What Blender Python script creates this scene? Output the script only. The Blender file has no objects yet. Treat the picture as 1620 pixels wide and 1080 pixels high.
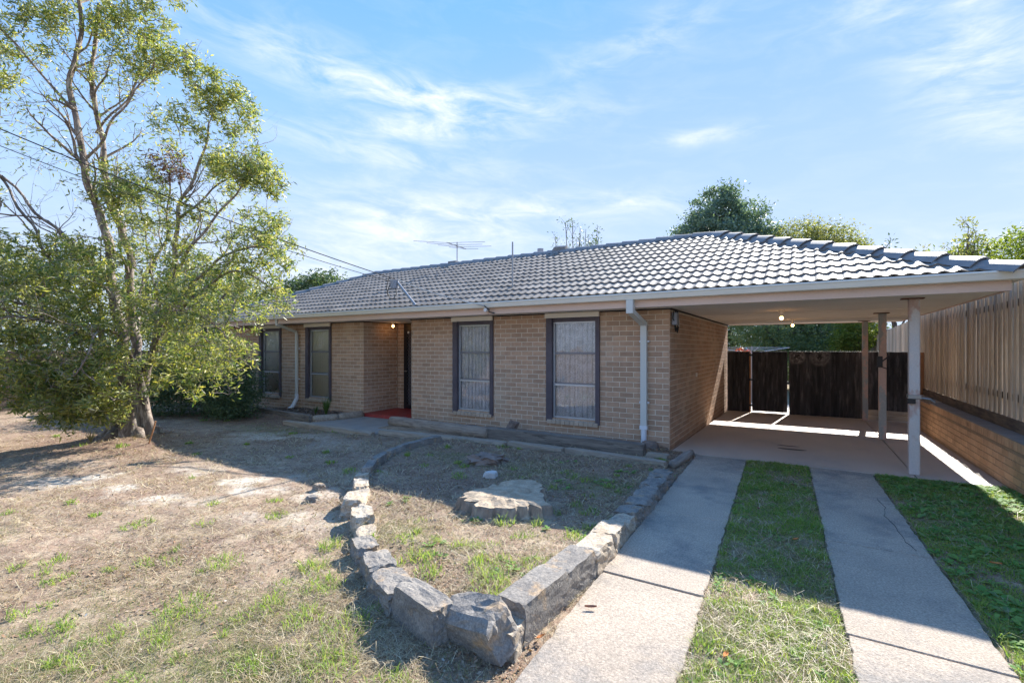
import bpy, math, random
import numpy as np
from mathutils import Vector, Matrix
random.seed(7); rng = np.random.default_rng(7)
sc = bpy.context.scene
R = math.radians
# ------------------------------------------------------------------ camera, sky, sun, exposure
cd = bpy.data.cameras.new('camera'); cam = bpy.data.objects.new('camera', cd); sc.collection.objects.link(cam)
YAW = 31.6
CAM = (1.853, -7.84, 1.62)
cam.location = CAM; cam.rotation_euler = (R(90), 0, R(YAW))
cd.sensor_width = 36; cd.lens = 16.8; cd.shift_y = 0.0068; cd.clip_start = .05; cd.clip_end = 2000
sc.camera = cam
SUN_EL, SUN_AZ = 34.2, 5.8           # azimuth from +Y towards +X
w = bpy.data.worlds.new('World'); sc.world = w; w.use_nodes = True
sun = bpy.data.lights.new('sun', 'SUN'); so = bpy.data.objects.new('sun', sun); sc.collection.objects.link(so)
sun.energy = 2.75; sun.angle = R(.5); sun.color = (1, .955, .875)
dvec = Vector((math.sin(R(SUN_AZ))*math.cos(R(SUN_EL)), math.cos(R(SUN_AZ))*math.cos(R(SUN_EL)), math.sin(R(SUN_EL))))
so.rotation_euler = (-dvec).to_track_quat('-Z', 'Y').to_euler()
so.location = (0, 0, 30)
sc.view_settings.view_transform = 'Standard'; sc.view_settings.look = 'None'
sc.view_settings.gamma = 1; sc.view_settings.use_curve_mapping = False
sc.view_settings.exposure = 2.25
sc.render.engine = 'CYCLES'
try:
    sc.cycles.max_bounces = 8; sc.cycles.transparent_max_bounces = 16; sc.cycles.diffuse_bounces = 6
    sc.cycles.use_denoising = True
except Exception: pass

def sky_world():
    nt = w.node_tree; nt.nodes.clear(); N = nt.nodes.new; L = nt.links.new
    out = N('ShaderNodeOutputWorld'); bg = N('ShaderNodeBackground'); bg.inputs['Strength'].default_value = .15
    sky = N('ShaderNodeTexSky'); sky.sky_type = 'NISHITA'; sky.sun_disc = False
    sky.sun_elevation = R(SUN_EL); sky.sun_rotation = R(SUN_AZ); sky.air_density = 1.0; sky.dust_density = .15; sky.ozone_density = 1.6
    tc = N('ShaderNodeTexCoord')
    sep = N('ShaderNodeSeparateXYZ'); L(tc.outputs['Generated'], sep.inputs[0])
    def m(op, a, b=None, c=None, clamp=False):
        n = N('ShaderNodeMath'); n.operation = op; n.use_clamp = clamp
        for i, v in enumerate((a, b, c)):
            if v is None: continue
            if isinstance(v, (int, float)): n.inputs[i].default_value = v
            else: L(v, n.inputs[i])
        return n.outputs[0]
    az = m('ARCTAN2', sep.outputs[0], sep.outputs[1]); el = m('ARCSINE', sep.outputs[2])
    comb = N('ShaderNodeCombineXYZ'); L(m('MULTIPLY', az, 2.2), comb.inputs[0]); L(m('MULTIPLY', el, 9.0), comb.inputs[1])
    comb2 = N('ShaderNodeCombineXYZ')
    tilt = m('ADD', m('MULTIPLY', el, 11.0), m('MULTIPLY', az, .9))
    L(m('MULTIPLY', az, 3.2), comb2.inputs[0]); L(tilt, comb2.inputs[1])
    nz = N('ShaderNodeTexNoise'); nz.inputs['Scale'].default_value = 2.4; nz.inputs['Detail'].default_value = 9; nz.inputs['Roughness'].default_value = .62; nz.inputs['Distortion'].default_value = .5
    L(comb2.outputs[0], nz.inputs['Vector'])
    nf = N('ShaderNodeTexNoise'); nf.inputs['Scale'].default_value = 9; nf.inputs['Detail'].default_value = 6; nf.inputs['Roughness'].default_value = .65
    L(comb2.outputs[0], nf.inputs['Vector'])
    # cirrus bands: azimuth, elevation, half width, half height, slope, strength
    bands = [(-41, 27.2, 15, 1.7, -.05, 1.2), (-41, 24.2, 10, 1.3, .0, .95), (-48, 21.5, 14, 1.4, -.08, .6),
             (-42, 14.2, 17, 4.0, .0, 1.0), (-55, 8, 12, 4.0, .0, .7), (13, 22, 5, 5.0, -.5, .9), (-17, 31.5, 9, 2.0, .2, .5), (8, 29, 9, 2.5, -.2, .4),
             (-10, 22.4, 5, .8, .0, .7), (-17, 16.4, 9, 1.1, -.06, .7), (-30, 16, 5, 1.0, .1, .5), (8, 8, 10, 2.4, 0, .8), (-60, 30, 12, 2, -.1, .5),
             (60, 25, 20, 4, -.2, .7), (110, 30, 25, 5, .2, .6), (170, 22, 25, 4, -.2, .7), (-120, 26, 25, 5, .1, .7)]
    tot = None
    for a, e, wa, we, sl, s in bands:
        da = m('SUBTRACT', az, R(a)); de = m('SUBTRACT', m('SUBTRACT', el, R(e)), m('MULTIPLY', da, sl))
        q = m('ADD', m('POWER', m('ABSOLUTE', m('DIVIDE', da, R(wa))), 2.0), m('POWER', m('ABSOLUTE', m('DIVIDE', de, R(we))), 2.0))
        g = m('MULTIPLY', m('EXPONENT', m('MULTIPLY', q, -1.0)), s)
        tot = g if tot is None else m('ADD', tot, g)
    n1 = m('MULTIPLY_ADD', nz.outputs['Fac'], 3.2, -1.15, True)
    n2 = m('MULTIPLY_ADD', nf.outputs['Fac'], 1.6, -.2, True)
    cl = m('MULTIPLY', m('MULTIPLY', tot, n1), m('MULTIPLY_ADD', n2, .5, .55))
    base = m('MULTIPLY', m('MULTIPLY_ADD', nz.outputs['Fac'], 2.2, -1.0, True), .14)
    cl = m('ADD', cl, base, clamp=True)
    cl = m('MULTIPLY', cl, .85)
    # colour balance of the sky and pale horizon
    bal = N('ShaderNodeMix'); bal.data_type = 'RGBA'; bal.blend_type = 'MULTIPLY'; bal.inputs[0].default_value = 1
    L(sky.outputs[0], bal.inputs[6]); bal.inputs[7].default_value = (.93, 1.0, 1.12, 1)
    hz = m('POWER', m('SUBTRACT', 1.0, m('DIVIDE', m('MAXIMUM', el, 0.0), R(42)), clamp=True), 1.25)
    gr = N('ShaderNodeMix'); gr.data_type = 'RGBA'; L(hz, gr.inputs[0]); gr.inputs[6].default_value = (.22, .67, 1.62, 1); gr.inputs[7].default_value = (1.04, 1.24, 1.48, 1)
    mn = N('ShaderNodeMix'); mn.data_type = 'RGBA'; mn.blend_type = 'DARKEN'; mn.inputs[0].default_value = 1; L(bal.outputs[2], mn.inputs[6]); mn.inputs[7].default_value = (2.4, 2.6, 3.2, 1)
    mh = N('ShaderNodeMix'); mh.data_type = 'RGBA'; mh.inputs[0].default_value = .93; L(mn.outputs[2], mh.inputs[6]); L(gr.outputs[2], mh.inputs[7])
    mc = N('ShaderNodeMix'); mc.data_type = 'RGBA'; L(cl, mc.inputs[0]); L(mh.outputs[2], mc.inputs[6]); mc.inputs[7].default_value = (1.70, 1.73, 1.82, 1)
    L(mc.outputs[2], bg.inputs['Color']); L(bg.outputs[0], out.inputs['Surface'])
sky_world()

# ------------------------------------------------------------------ helpers
def link(o): sc.collection.objects.link(o); return o
def tag(o, label=None, cat=None, group=None, kind=None):
    if label: o['label'] = label
    if cat: o['category'] = cat
    if group: o['group'] = group
    if kind: o['kind'] = kind
    return o
def empty(name, loc=(0, 0, 0), rz=0, label=None, cat=None, group=None):
    o = bpy.data.objects.new(name, None); o.location = loc; o.rotation_euler = (0, 0, rz); o.empty_display_size = .2
    link(o); return tag(o, label, cat, group)
def obj(name, me, mat=None, parent=None, loc=None, mtx=None, smooth=False):
    if mat is not None and len(me.materials) == 0: me.materials.append(mat)
    o = bpy.data.objects.new(name, me); link(o)
    if parent is not None: o.parent = parent
    if mtx is not None: o.matrix_basis = mtx
    if loc is not None: o.location = loc
    if smooth: me.polygons.foreach_set('use_smooth', [True]*len(me.polygons))
    return o
def np_mesh(name, v, f, smooth=False):
    v = np.asarray(v, dtype=np.float32); f = np.asarray(f, dtype=np.int32); k = f.shape[1]
    me = bpy.data.meshes.new(name); me.vertices.add(len(v)); me.vertices.foreach_set('co', v.ravel())
    me.loops.add(f.size); me.loops.foreach_set('vertex_index', f.ravel())
    me.polygons.add(len(f)); me.polygons.foreach_set('loop_start', np.arange(0, f.size, k, dtype=np.int32)); me.polygons.foreach_set('loop_total', np.full(len(f), k, dtype=np.int32))
    if smooth: me.polygons.foreach_set('use_smooth', np.ones(len(f), dtype=bool))
    me.update(calc_edges=True); return me
class MB:
    def __init__(s): s.v = []; s.f = []
    def add(s, vs, fs):
        n = len(s.v); s.v += [tuple(p) for p in vs]; s.f += [tuple(i+n for i in f) for f in fs]; return s
    def box(s, x0, x1, y0, y1, z0, z1):
        return s.add([(x0,y0,z0),(x1,y0,z0),(x1,y1,z0),(x0,y1,z0),(x0,y0,z1),(x1,y0,z1),(x1,y1,z1),(x0,y1,z1)],
                     [(0,3,2,1),(4,5,6,7),(0,1,5,4),(1,2,6,5),(2,3,7,6),(3,0,4,7)])
    def bar(s, a, b, w, h, up=(0, 0, 1)):
        a = Vector(a); b = Vector(b); d = (b-a).normalized(); u = Vector(up); sd = d.cross(u)
        if sd.length < 1e-4: sd = d.cross(Vector((1, 0, 0)))
        sd.normalize(); u = sd.cross(d)
        vs = [p + sd*sx*w/2 + u*sz*h/2 for p in (a, b) for sx, sz in ((-1,-1),(1,-1),(1,1),(-1,1))]
        return s.add(vs, [(0,1,2,3),(7,6,5,4),(0,4,5,1),(1,5,6,2),(2,6,7,3),(3,7,4,0)])
    def tube(s, pts, rad, n=8, caps=True):
        pts = [Vector(p) for p in pts]
        if not hasattr(rad, '__len__'): rad = [rad]*len(pts)
        vs = []; prev = None
        for i, p in enumerate(pts):
            d = (pts[min(i+1, len(pts)-1)]-pts[max(i-1, 0)])
            if d.length < 1e-7: d = Vector((0, 0, 1))
            d.normalize()
            if prev is None:
                a = Vector((1, 0, 0)) if abs(d.x) < .8 else Vector((0, 1, 0)); u = (a - d*a.dot(d)).normalized()
            else: u = (prev - d*prev.dot(d)); u = u.normalized() if u.length > 1e-6 else prev
            prev = u; q = d.cross(u)
            for k in range(n):
                t = 2*math.pi*k/n; vs.append(p + (u*math.cos(t)+q*math.sin(t))*rad[i])
        fs = [(i*n+k, i*n+(k+1) % n, (i+1)*n+(k+1) % n, (i+1)*n+k) for i in range(len(pts)-1) for k in range(n)]
        if caps: fs += [tuple(range(n-1, -1, -1)), tuple((len(pts)-1)*n+k for k in range(n))]
        return s.add(vs, fs)
    def prism(s, prof, a, b, axis='x'):
        # profile of (p,q) pairs; axis x -> (x,p,q), axis y -> (p,y,q), axis z -> (p,q,z)
        def P(t, p): return {'x': (t, p[0], p[1]), 'y': (p[0], t, p[1]), 'z': (p[0], p[1], t)}[axis]
        n = len(prof); vs = [P(a, p) for p in prof]+[P(b, p) for p in prof]
        fs = [(k, (k+1) % n, n+(k+1) % n, n+k) for k in range(n)]+[tuple(range(n-1, -1, -1)), tuple(range(n, 2*n))]
        return s.add(vs, fs)
    def mesh(s, name='mesh'):
        me = bpy.data.meshes.new(name); me.from_pydata(s.v, [], s.f); me.update(); return me
    def build(s, name, mat, parent=None, bevel=0, smooth=False, mtx=None, loc=None, recalc=False):
        me = s.mesh(name)
        if recalc or bevel:
            import bmesh
            bm = bmesh.new(); bm.from_mesh(me); bmesh.ops.recalc_face_normals(bm, faces=bm.faces)
            if bevel: bmesh.ops.bevel(bm, geom=list(bm.edges), offset=bevel, segments=1, affect='EDGES', clamp_overlap=True)
            bm.to_mesh(me); bm.free()
        return obj(name, me, mat, parent, loc=loc, mtx=mtx, smooth=smooth)

def vnoise(x, y, seed=0):
    x = np.asarray(x, float); y = np.asarray(y, float)
    xi = np.floor(x).astype(np.int64); yi = np.floor(y).astype(np.int64); fx = x-xi; fy = y-yi
    fx = fx*fx*(3-2*fx); fy = fy*fy*(3-2*fy)
    def h(a, b):
        n = (a*374761393 + b*668265263 + seed*974634777) & 0x7fffffff
        n = ((n ^ (n >> 13))*1274126177) & 0x7fffffff
        return ((n ^ (n >> 16)) & 0xffff)/65535.
    return (h(xi, yi)*(1-fx)+h(xi+1, yi)*fx)*(1-fy)+(h(xi, yi+1)*(1-fx)+h(xi+1, yi+1)*fx)*fy
def fbm(x, y, s=1, o=4, seed=0):
    r = 0; a = .5; t = 0
    for i in range(o): r = r+a*vnoise(x*s+i*17.3, y*s-i*9.1, seed+i); t += a; a *= .5; s *= 2
    return r/t

# ------------------------------------------------------------------ materials
def mat(name, c1, c2=None, scale=3, detail=5, rough=.8, bump=0, bscale=60, spec=.3, rnd=0., stretch=(1,1,1), metal=0, c3=None, s3=1.2, t3=(.5,.62), fine=0, fscale=200):
    M = bpy.data.materials.new(name); M.use_nodes = True; nt = M.node_tree; N = nt.nodes.new; L = nt.links.new
    b = nt.nodes['Principled BSDF']; b.inputs['Roughness'].default_value = rough; b.inputs['Metallic'].default_value = metal
    b.inputs['Specular IOR Level'].default_value = spec
    geo = N('ShaderNodeNewGeometry'); mp = N('ShaderNodeMapping'); mp.inputs['Scale'].default_value = stretch; L(geo.outputs['Position'], mp.inputs['Vector'])
    col = None
    def rgb(c):
        n = N('ShaderNodeRGB'); n.outputs[0].default_value = (*c, 1); return n.outputs[0]
    def noise(s, d=5, r=.6):
        n = N('ShaderNodeTexNoise'); n.inputs['Scale'].default_value = s; n.inputs['Detail'].default_value = d; n.inputs['Roughness'].default_value = r; L(mp.outputs[0], n.inputs['Vector']); return n.outputs['Fac']
    def ramp(f, a, bb):
        n = N('ShaderNodeMapRange'); n.inputs['From Min'].default_value = a; n.inputs['From Max'].default_value = bb; L(f, n.inputs['Value']); return n.outputs[0]
    def mix(f, a, bb, mode='MIX'):
        n = N('ShaderNodeMix'); n.data_type = 'RGBA'; n.blend_type = mode
        if isinstance(f, float): n.inputs[0].default_value = f
        else: L(f, n.inputs[0])
        L(a, n.inputs[6]); L(bb, n.inputs[7]); return n.outputs[2]
    col = rgb(c1)
    if c2: col = mix(ramp(noise(scale, detail), .35, .65), col, rgb(c2))
    if c3: col = mix(ramp(noise(s3, 8, .7), *t3), col, rgb(c3))
    if fine:
        f = ramp(noise(fscale, 3, .7), .3, .7)
        n = N('ShaderNodeMath'); n.operation = 'MULTIPLY_ADD'; L(f, n.inputs[0]); n.inputs[1].default_value = 2*fine; n.inputs[2].default_value = 1-fine
        cc = N('ShaderNodeCombineColor'); [L(n.outputs[0], cc.inputs[i]) for i in range(3)]
        col = mix(1.0, col, cc.outputs[0], 'MULTIPLY')
    if rnd:
        oi = N('ShaderNodeObjectInfo'); a = N('ShaderNodeMath'); a.operation = 'ADD'; L(oi.outputs['Random'], a.inputs[0]); L(geo.outputs['Random Per Island'], a.inputs[1])
        fr = N('ShaderNodeMath'); fr.operation = 'FRACT'; L(a.outputs[0], fr.inputs[0])
        n = N('ShaderNodeMath'); n.operation = 'MULTIPLY_ADD'; L(fr.outputs[0], n.inputs[0]); n.inputs[1].default_value = 2*rnd; n.inputs[2].default_value = 1-rnd
        cc = N('ShaderNodeCombineColor'); [L(n.outputs[0], cc.inputs[i]) for i in range(3)]
        col = mix(1.0, col, cc.outputs[0], 'MULTIPLY')
    L(col, b.inputs['Base Color'])
    if bump:
        bn = N('ShaderNodeBump'); bn.inputs['Strength'].default_value = bump; bn.inputs['Distance'].default_value = .01; L(noise(bscale, 5, .7), bn.inputs['Height']); L(bn.outputs[0], b.inputs['Normal'])
    return M
def leaf_mat(name, cols, trans=.5, rough=.5, spec=.35):
    M = bpy.data.materials.new(name); M.use_nodes = True; nt = M.node_tree; N = nt.nodes.new; L = nt.links.new
    b = nt.nodes['Principled BSDF']; b.inputs['Roughness'].default_value = rough; b.inputs['Specular IOR Level'].default_value = spec
    geo = N('ShaderNodeNewGeometry'); r = N('ShaderNodeValToRGB'); L(geo.outputs['Random Per Island'], r.inputs[0])
    els = r.color_ramp.elements
    for i, c in enumerate(cols):
        p = i/(len(cols)-1) if len(cols) > 1 else 0
        e = els[i] if i < 2 else els.new(p)
        e.position = p; e.color = (*c, 1)
    L(r.outputs[0], b.inputs['Base Color'])
    tr = N('ShaderNodeBsdfTranslucent')
    mm = N('ShaderNodeMix'); mm.data_type = 'RGBA'; mm.blend_type = 'MULTIPLY'; mm.inputs[0].default_value = 1; L(r.outputs[0], mm.inputs[6]); mm.inputs[7].default_value = (1.5, 1.5, .7, 1)
    L(mm.outputs[2], tr.inputs[0])
    mx = N('ShaderNodeMixShader'); mx.inputs[0].default_value = trans; L(b.outputs[0], mx.inputs[1]); L(tr.outputs[0], mx.inputs[2])
    L(mx.outputs[0], nt.nodes['Material Output'].inputs['Surface']); return M

m_brick = mat('brick', (.50,.325,.22), (.43,.275,.185), scale=9, rough=.85, bump=.25, bscale=90, rnd=.15, fine=.12, c3=(.52,.39,.29), s3=.8, t3=(.5,.7))
m_brick_tan = mat('tan_brick', (.55,.34,.20), (.48,.285,.16), scale=5, rough=.85, bump=.3, bscale=80, rnd=.12, fine=.1, c3=(.16,.10,.06), s3=2.5, t3=(.6,.75))
m_mortar = mat('mortar', (.74,.65,.52), (.66,.57,.45), scale=12, rough=.95, bump=.3)
m_mortar_tan = mat('tan_mortar', (.36,.25,.16), (.30,.20,.13), scale=8, rough=.95)
m_sill = mat('sill_brick', (.50,.40,.31), (.43,.34,.26), rough=.85, bump=.2, rnd=.08)
m_tile = mat('roof_tile', (.225,.198,.172), (.17,.152,.136), scale=3, rough=.6, bump=.05, spec=.30, rnd=.20, fine=.15, fscale=60)
m_cap = mat('ridge_tile', (.26,.245,.235), (.20,.19,.185), scale=6, rough=.55, bump=.1, spec=.35, rnd=.06, fine=.1)
m_shade_liner = mat('shade_liner', (.04,.04,.04), rough=.9)  # near-black, for the hidden light-blocking roof planes and the dark room interior
m_gutter = mat('gutter_cream', (.78,.73,.63), (.72,.68,.59), scale=2, rough=.45, spec=.4)
m_fascia = mat('fascia_pink', (.74,.56,.47), (.68,.51,.42), scale=1.5, rough=.6, stretch=(1,1,3), fine=.05, fscale=40)
m_soffit = mat('soffit', (.80,.74,.66), (.75,.69,.61), scale=1.2, rough=.8)
m_trim = mat('dark_trim', (.12,.10,.115), (.09,.075,.088), rough=.6, scale=4)
m_blacktrim = mat('black_trim', (.018,.016,.02), rough=.7)
m_alu = mat('aluminium', (.50,.52,.54), rough=.35, metal=.4, spec=.5)
m_alug = mat('grey_sash', (.22,.22,.24), rough=.4, metal=.3)
m_cream = mat('cream_box', (.82,.76,.66), rough=.5)
m_white = mat('white_paint', (.74,.76,.80), rough=.35, spec=.5)
m_pipe = mat('pipe_cream', (.62,.62,.58), rough=.45)
m_red = mat('red_paint', (.36,.035,.03), (.27,.04,.035), scale=4, rough=.5, c3=(.33,.10,.09), s3=3, t3=(.55,.7))
m_black = mat('black_metal', (.012,.011,.016), rough=.4, spec=.5)
m_greybox = mat('grey_plastic', (.30,.32,.37), rough=.5)
m_steel = mat('steel', (.33,.33,.34), rough=.4, metal=.7)
m_cable = mat('cable', (.03,.03,.03), rough=.6)
m_cablew = mat('pale_cable', (.45,.44,.42), rough=.6)
m_conc = mat('concrete', (.44,.36,.285), (.36,.298,.238), scale=1.6, rough=.9, bump=.7, bscale=80, fine=.36, fscale=75, c3=(.25,.225,.20), s3=1.3, t3=(.50,.64))
m_slab = mat('slab_concrete', (.53,.44,.365), (.46,.38,.315), scale=.9, rough=.6, bump=.15, bscale=120, spec=.45, fine=.06, fscale=150, c3=(.35,.32,.30), s3=.8, t3=(.52,.7), stretch=(1,.6,1))
m_stain = mat('oil_stain', (.09,.08,.075), rough=.5)
m_joint = mat('joint', (.06,.05,.045), rough=.95)
m_timber = mat('grey_timber', (.46,.385,.31), (.29,.24,.19), scale=2.2, rough=.92, bump=.9, bscale=25, stretch=(1,12,12), c3=(.07,.055,.045), s3=3, t3=(.58,.72))
m_timber_y = mat('grey_timber_cross', (.40,.35,.30), (.24,.20,.17), scale=2.2, rough=.92, bump=.8, bscale=25, stretch=(9,1,9))
m_stone = mat('bluestone', (.175,.16,.147), (.28,.252,.22), scale=7, rough=.9, bump=1.0, bscale=38, fine=.35, fscale=70, c3=(.40,.28,.17), s3=4.5, t3=(.54,.66))
m_stone_t = mat('tan_stone', (.40,.31,.22), (.46,.40,.32), scale=6, rough=.9, bump=1.0, bscale=38, fine=.3, fscale=70, c3=(.20,.18,.17), s3=4, t3=(.55,.7))
m_rock = mat('brown_rock', (.28,.21,.175), (.19,.145,.12), scale=8, rough=.95, bump=.8, bscale=40)
m_white_rock = mat('pale_rock', (.5,.48,.46), rough=.9, bump=.4)
m_stump = mat('stump_top', (.46,.37,.27), (.32,.245,.17), scale=10, rough=.9, bump=.9, bscale=30, fine=.2, fscale=70, c3=(.22,.16,.11), s3=6, t3=(.6,.72))
m_stumpbark = mat('stump_side', (.33,.27,.21), (.19,.15,.12), scale=5, rough=.95, bump=1, bscale=24, stretch=(2.5,2.5,.7), c3=(.46,.39,.30), s3=3, t3=(.5,.65))
m_bark = mat('bark', (.25,.20,.17), (.12,.095,.08), scale=5, rough=.95, bump=1.0, bscale=22, stretch=(3,3,.7), c3=(.42,.37,.32), s3=4, t3=(.5,.62))
m_branch = mat('branch_bark', (.34,.285,.25), (.17,.14,.125), scale=6, rough=.9, bump=.4, bscale=40)
m_bgbark = mat('dark_bark', (.12,.095,.08), rough=.95)
m_post = mat('post_paint', (.62,.44,.37), (.56,.40,.34), scale=5, rough=.55, c3=(.36,.38,.38), s3=3.5, t3=(.50,.56), fine=.12, fscale=60, stretch=(1,1,.6))
m_post_g = mat('post_grey', (.58,.56,.56), (.66,.56,.52), scale=3, rough=.5, c3=(.53,.37,.32), s3=2.2, t3=(.52,.57), fine=.08, fscale=60, stretch=(1,1,.6))
m_rust = mat('rust', (.18,.09,.06), rough=.9)
m_fence_w = mat('paling', (.68,.55,.40), (.47,.355,.245), scale=2.5, rough=.9, bump=.5, bscale=30, stretch=(8,8,.8), rnd=.28, c3=(.50,.44,.38), s3=1.2, t3=(.5,.7))
m_plinth = mat('plinth', (.24,.18,.13), (.12,.09,.07), scale=3, rough=.95, bump=.5, stretch=(8,1,8))
m_oldfence = mat('old_paling', (.30,.27,.24), (.23,.20,.18), scale=3, rough=.9, rnd=.15)
m_orangewood = mat('orange_post', (.40,.20,.09), (.33,.16,.08), scale=4, rough=.8)
m_bulb = bpy.data.materials.new('lit_bulb'); m_bulb.use_nodes = True
_b = m_bulb.node_tree.nodes['Principled BSDF']; _b.inputs['Emission Color'].default_value = (1, .50, .18, 1); _b.inputs['Emission Strength'].default_value = 4.5

# gate boards: charred dark stain with worn patches and chalk rings
def gate_material():
    M = mat('dark_stained_board', (.024,.022,.024), (.060,.056,.059), scale=2.2, rough=.75, bump=.5, bscale=40, stretch=(7,7,.9), rnd=.25, c3=(.14,.13,.132), s3=1.7, t3=(.52,.66))
    nt = M.node_tree; N = nt.nodes.new; L = nt.links.new; b = nt.nodes['Principled BSDF']
    src = b.inputs['Base Color'].links[0].from_socket
    geo = N('ShaderNodeNewGeometry'); sep = N('ShaderNodeSeparateXYZ'); L(geo.outputs['Position'], sep.inputs[0])
    nz = N('ShaderNodeTexNoise'); nz.inputs['Scale'].default_value = 14; nz.inputs['Detail'].default_value = 5; L(geo.outputs['Position'], nz.inputs['Vector'])
    def m(op, a, bb=None, c=None, clamp=False):
        n = N('ShaderNodeMath'); n.operation = op; n.use_clamp = clamp
        for i, v in enumerate((a, bb, c)):
            if v is None: continue
            if isinstance(v, (int, float)): n.inputs[i].default_value = v
            else: L(v, n.inputs[i])
        return n.outputs[0]
    tot = None
    for cx, cz, r, wd, s in ((1.66,1.41,.15,.035,.6), (2.15,1.40,.18,.04,.5), (1.66,1.41,.08,.02,.4), (2.15,1.4,.1,.03,.5)):
        d = m('SQRT', m('ADD', m('POWER', m('SUBTRACT', sep.outputs[0], cx), 2.), m('POWER', m('SUBTRACT', sep.outputs[2], cz), 2.)))
        d = m('ADD', d, m('MULTIPLY_ADD', nz.outputs['Fac'], .20, -.10))
        g = m('MULTIPLY', m('EXPONENT', m('MULTIPLY', m('POWER', m('DIVIDE', m('SUBTRACT', d, r), wd), 2.), -1.)), s)
        tot = g if tot is None else m('ADD', tot, g)
    for cx, cz in ((1.60,1.44),(1.70,1.40),(1.65,1.36),(1.74,1.44),(2.10,1.43),(2.19,1.44),(2.14,1.37),(2.21,1.38)):
        d = m('ADD', m('POWER', m('SUBTRACT', sep.outputs[0], cx), 2.), m('POWER', m('SUBTRACT', sep.outputs[2], cz), 2.))
        tot = m('ADD', tot, m('EXPONENT', m('MULTIPLY', d, -4500.)))
    f = m('MULTIPLY', tot, m('MULTIPLY_ADD', nz.outputs['Fac'], 2.4, -.6, True), clamp=True)
    mx = N('ShaderNodeMix'); mx.data_type = 'RGBA'; L(f, mx.inputs[0]); L(src, mx.inputs[6]); mx.inputs[7].default_value = (.48, .44, .43, 1)
    L(mx.outputs[2], b.inputs['Base Color']); return M
m_gate = gate_material()
def glass_material(name, screen=0.0):
    M = bpy.data.materials.new(name); M.use_nodes = True; nt = M.node_tree; nt.nodes.clear(); N = nt.nodes.new; L = nt.links.new
    o = N('ShaderNodeOutputMaterial'); t = N('ShaderNodeBsdfTransparent'); g = N('ShaderNodeBsdfGlossy'); g.inputs['Roughness'].default_value = .015; g.inputs['Color'].default_value = (1,1,1,1)
    fr = N('ShaderNodeFresnel'); fr.inputs['IOR'].default_value = 1.9
    geo = N('ShaderNodeNewGeometry'); nz = N('ShaderNodeTexNoise'); nz.inputs['Scale'].default_value = 2.5; L(geo.outputs['Position'], nz.inputs['Vector'])
    bp = N('ShaderNodeBump'); bp.inputs['Strength'].default_value = .12; bp.inputs['Distance'].default_value = .02; L(nz.outputs['Fac'], bp.inputs['Height']); L(bp.outputs[0], g.inputs['Normal'])
    t.inputs[0].default_value = (.97, .985, .99, 1)
    mx = N('ShaderNodeMixShader'); L(fr.outputs[0], mx.inputs[0]); L(t.outputs[0], mx.inputs[1]); L(g.outputs[0], mx.inputs[2]); res = mx.outputs[0]
    if screen:
        d = N('ShaderNodeBsdfDiffuse'); d.inputs[0].default_value = (.05, .055, .07, 1)
        m2 = N('ShaderNodeMixShader'); m2.inputs[0].default_value = screen; L(res, m2.inputs[1]); L(d.outputs[0], m2.inputs[2]); res = m2.outputs[0]
    L(res, o.inputs['Surface']); return M
m_glass = glass_material('glass'); m_glass_s = glass_material('screened_glass', .04)
def lace_material():
    M = bpy.data.materials.new('lace'); M.use_nodes = True; nt = M.node_tree; nt.nodes.clear(); N = nt.nodes.new; L = nt.links.new
    o = N('ShaderNodeOutputMaterial'); d = N('ShaderNodeBsdfDiffuse'); d.inputs[0].default_value = (.90, .91, .97, 1); tl = N('ShaderNodeBsdfTranslucent'); tl.inputs[0].default_value = (.6,.6,.68,1)
    t = N('ShaderNodeBsdfTransparent'); geo = N('ShaderNodeNewGeometry')
    v = N('ShaderNodeTexVoronoi'); v.feature = 'DISTANCE_TO_EDGE'; v.inputs['Scale'].default_value = 38; L(geo.outputs['Position'], v.inputs['Vector'])
    wv = N('ShaderNodeTexNoise'); wv.inputs['Scale'].default_value = 9; wv.inputs['Detail'].default_value = 3; L(geo.outputs['Position'], wv.inputs['Vector'])
    ad = N('ShaderNodeMath'); ad.operation = 'MULTIPLY_ADD'; L(wv.outputs['Fac'], ad.inputs[0]); ad.inputs[1].default_value = .5; L(v.outputs['Distance'], ad.inputs[2])
    mr = N('ShaderNodeMapRange'); mr.inputs['From Min'].default_value = .30; mr.inputs['From Max'].default_value = .46; mr.inputs['To Min'].default_value = .0; mr.inputs['To Max'].default_value = .34; L(ad.outputs[0], mr.inputs['Value'])
    a = N('ShaderNodeMixShader'); a.inputs[0].default_value = .1; L(d.outputs[0], a.inputs[1]); L(tl.outputs[0], a.inputs[2])
    mx = N('ShaderNodeMixShader'); L(mr.outputs[0], mx.inputs[0]); L(a.outputs[0], mx.inputs[1]); L(t.outputs[0], mx.inputs[2]); L(mx.outputs[0], o.inputs['Surface']); return M
m_lace = lace_material()
m_curtain = mat('pale_curtain', (.85,.84,.80), rough=.9)

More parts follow.
